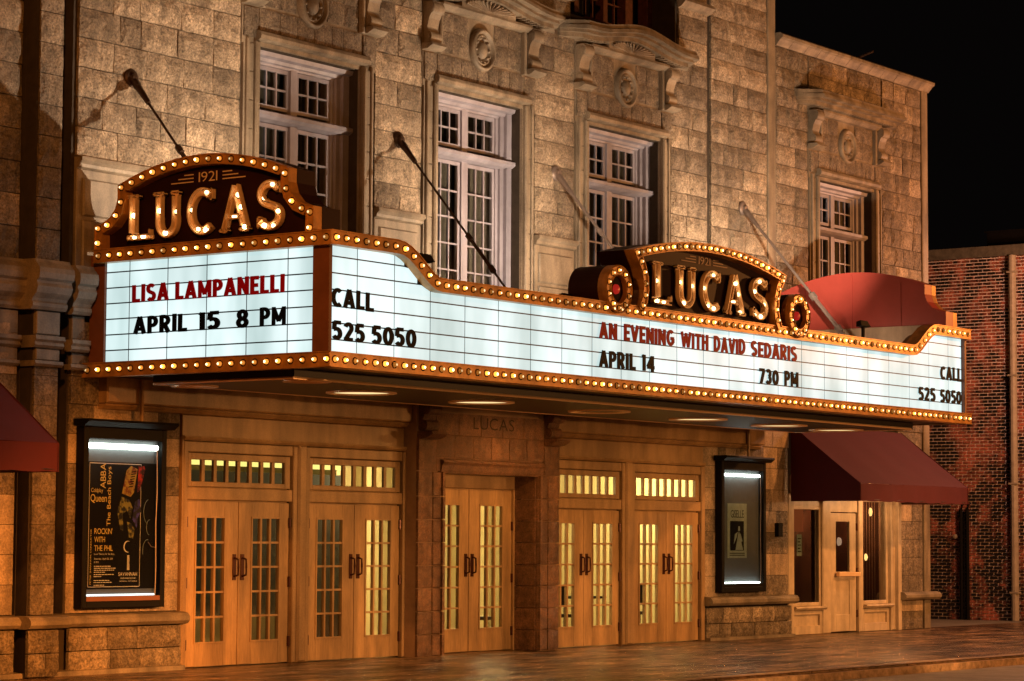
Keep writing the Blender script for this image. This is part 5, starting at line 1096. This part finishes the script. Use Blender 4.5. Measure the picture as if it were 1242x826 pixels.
# ================================================================== BRICK BUILDING
BX = 29.5
bb = thing("brick_building", (31.0, 4.0, 0), "dark red brick side wall across the lot at the right edge", "building")
mb = MB(); mb.box(BX + 0.012, BX + 8, 0.02, 14, -0.3, 8.1); part("wall", mb, 'mortarb', bb)
mb = MB(); mb.box(BX - 0.08, BX + 8, -0.04, 14, 8.1, 8.34); part("coping", mb, 'copingdark', bb)
bks = []
cz = 0.0; row = 0
while cz < 8.08:
    y = 0.03 - (0.105 if row % 2 else 0)
    while y < 4.4:
        y0, y1 = max(y, 0.03), y + 0.180
        if y1 - y0 > 0.04: bks.append((y0, y1, cz, cz + 0.060))
        y += 0.209
    cz += 0.0755; row += 1
def brick_mb(q, y0, y1, z0, z1, pr):
    x = BX - pr; c = 0.004
    q.add([(BX + 0.015, y0, z0), (BX + 0.015, y1, z0), (BX + 0.015, y1, z1), (BX + 0.015, y0, z1), (x, y0 + c, z0 + c), (x, y1 - c, z0 + c), (x, y1 - c, z1 - c), (x, y0 + c, z1 - c)],
          [(4, 7, 6, 5), (0, 4, 5, 1), (1, 5, 6, 2), (2, 6, 7, 3), (3, 7, 4, 0)])
def vis(b): return 0.6 < b[0] < 3.2
bks.sort(key=lambda b: (not vis(b), b[0]))
rest2 = MB()
shapes = []
for i in range(6):
    q = MB(); c = 0.06; q.add([(0.5, -0.5, -0.5), (0.5, 0.5, -0.5), (0.5, 0.5, 0.5), (0.5, -0.5, 0.5), (-0.5, -0.47, -0.42), (-0.5 + R.uniform(-.1, .1), 0.47, -0.42), (-0.5, 0.47, 0.42), (-0.5 + R.uniform(-.1, .1), -0.47, 0.42)],
          [(4, 7, 6, 5), (0, 4, 5, 1), (1, 5, 6, 2), (2, 6, 7, 3), (3, 7, 4, 0)]); shapes.append(q.mesh("brick", 'brick'))
for i, b in enumerate(bks):
    pr = R.uniform(0.004, 0.014)
    if i < 290: put("brick", shapes[i % 6], bb, (BX + 0.004, (b[0] + b[1]) / 2, (b[2] + b[3]) / 2), (0.022 + pr, b[1] - b[0], b[3] - b[2]))
    else: brick_mb(rest2, *b, pr)
part("bricks", rest2, 'brick', bb, kind='stuff')
q = MB(); q.tube([(BX - 0.09, 0.82, 0.0), (BX - 0.09, 0.82, 8.1)], 0.085, 10)
for z in (0.6, 3.0, 5.4, 7.7): q.box(BX - 0.18, BX, 0.72, 0.92, z, z + 0.04)
part("grey_pipe", q, 'greypole', bb)
q = MB(); q.tube([(BX - 0.06, 2.13, 0.0), (BX - 0.06, 2.13, 2.45), (BX + 0.02, 2.13, 2.55)], 0.045, 8); q.tube([(BX - 0.06, 1.98, 0.0), (BX - 0.06, 1.98, 2.45), (BX + 0.02, 1.98, 2.55)], 0.045, 8); q.tube([(BX - 0.06, 2.055, 0.0), (BX - 0.06, 2.055, 2.3)], 0.02, 8); part("black_pipes", q, 'black', bb)
q = MB(); q.lathe([(0.05, 0.0), (0.05, 0.05), (0.0, 0.06)], lambda s, z, d: (BX - 0.02 - d, s, z), 10, 1, 1, (2.28, 1.85)); part("meter_knob", q, 'greypole', bb)
q = MB(); q.box(BX + 0.6, BX + 1.6, 0.9, 1.75, 8.34, 8.72); q.box(BX + 0.55, BX + 1.65, 0.86, 1.79, 8.72, 8.76); part("roof_vent", q, 'black', bb)
for o in list(bpy.data.objects):
    if '_w' in o: del o['_w']
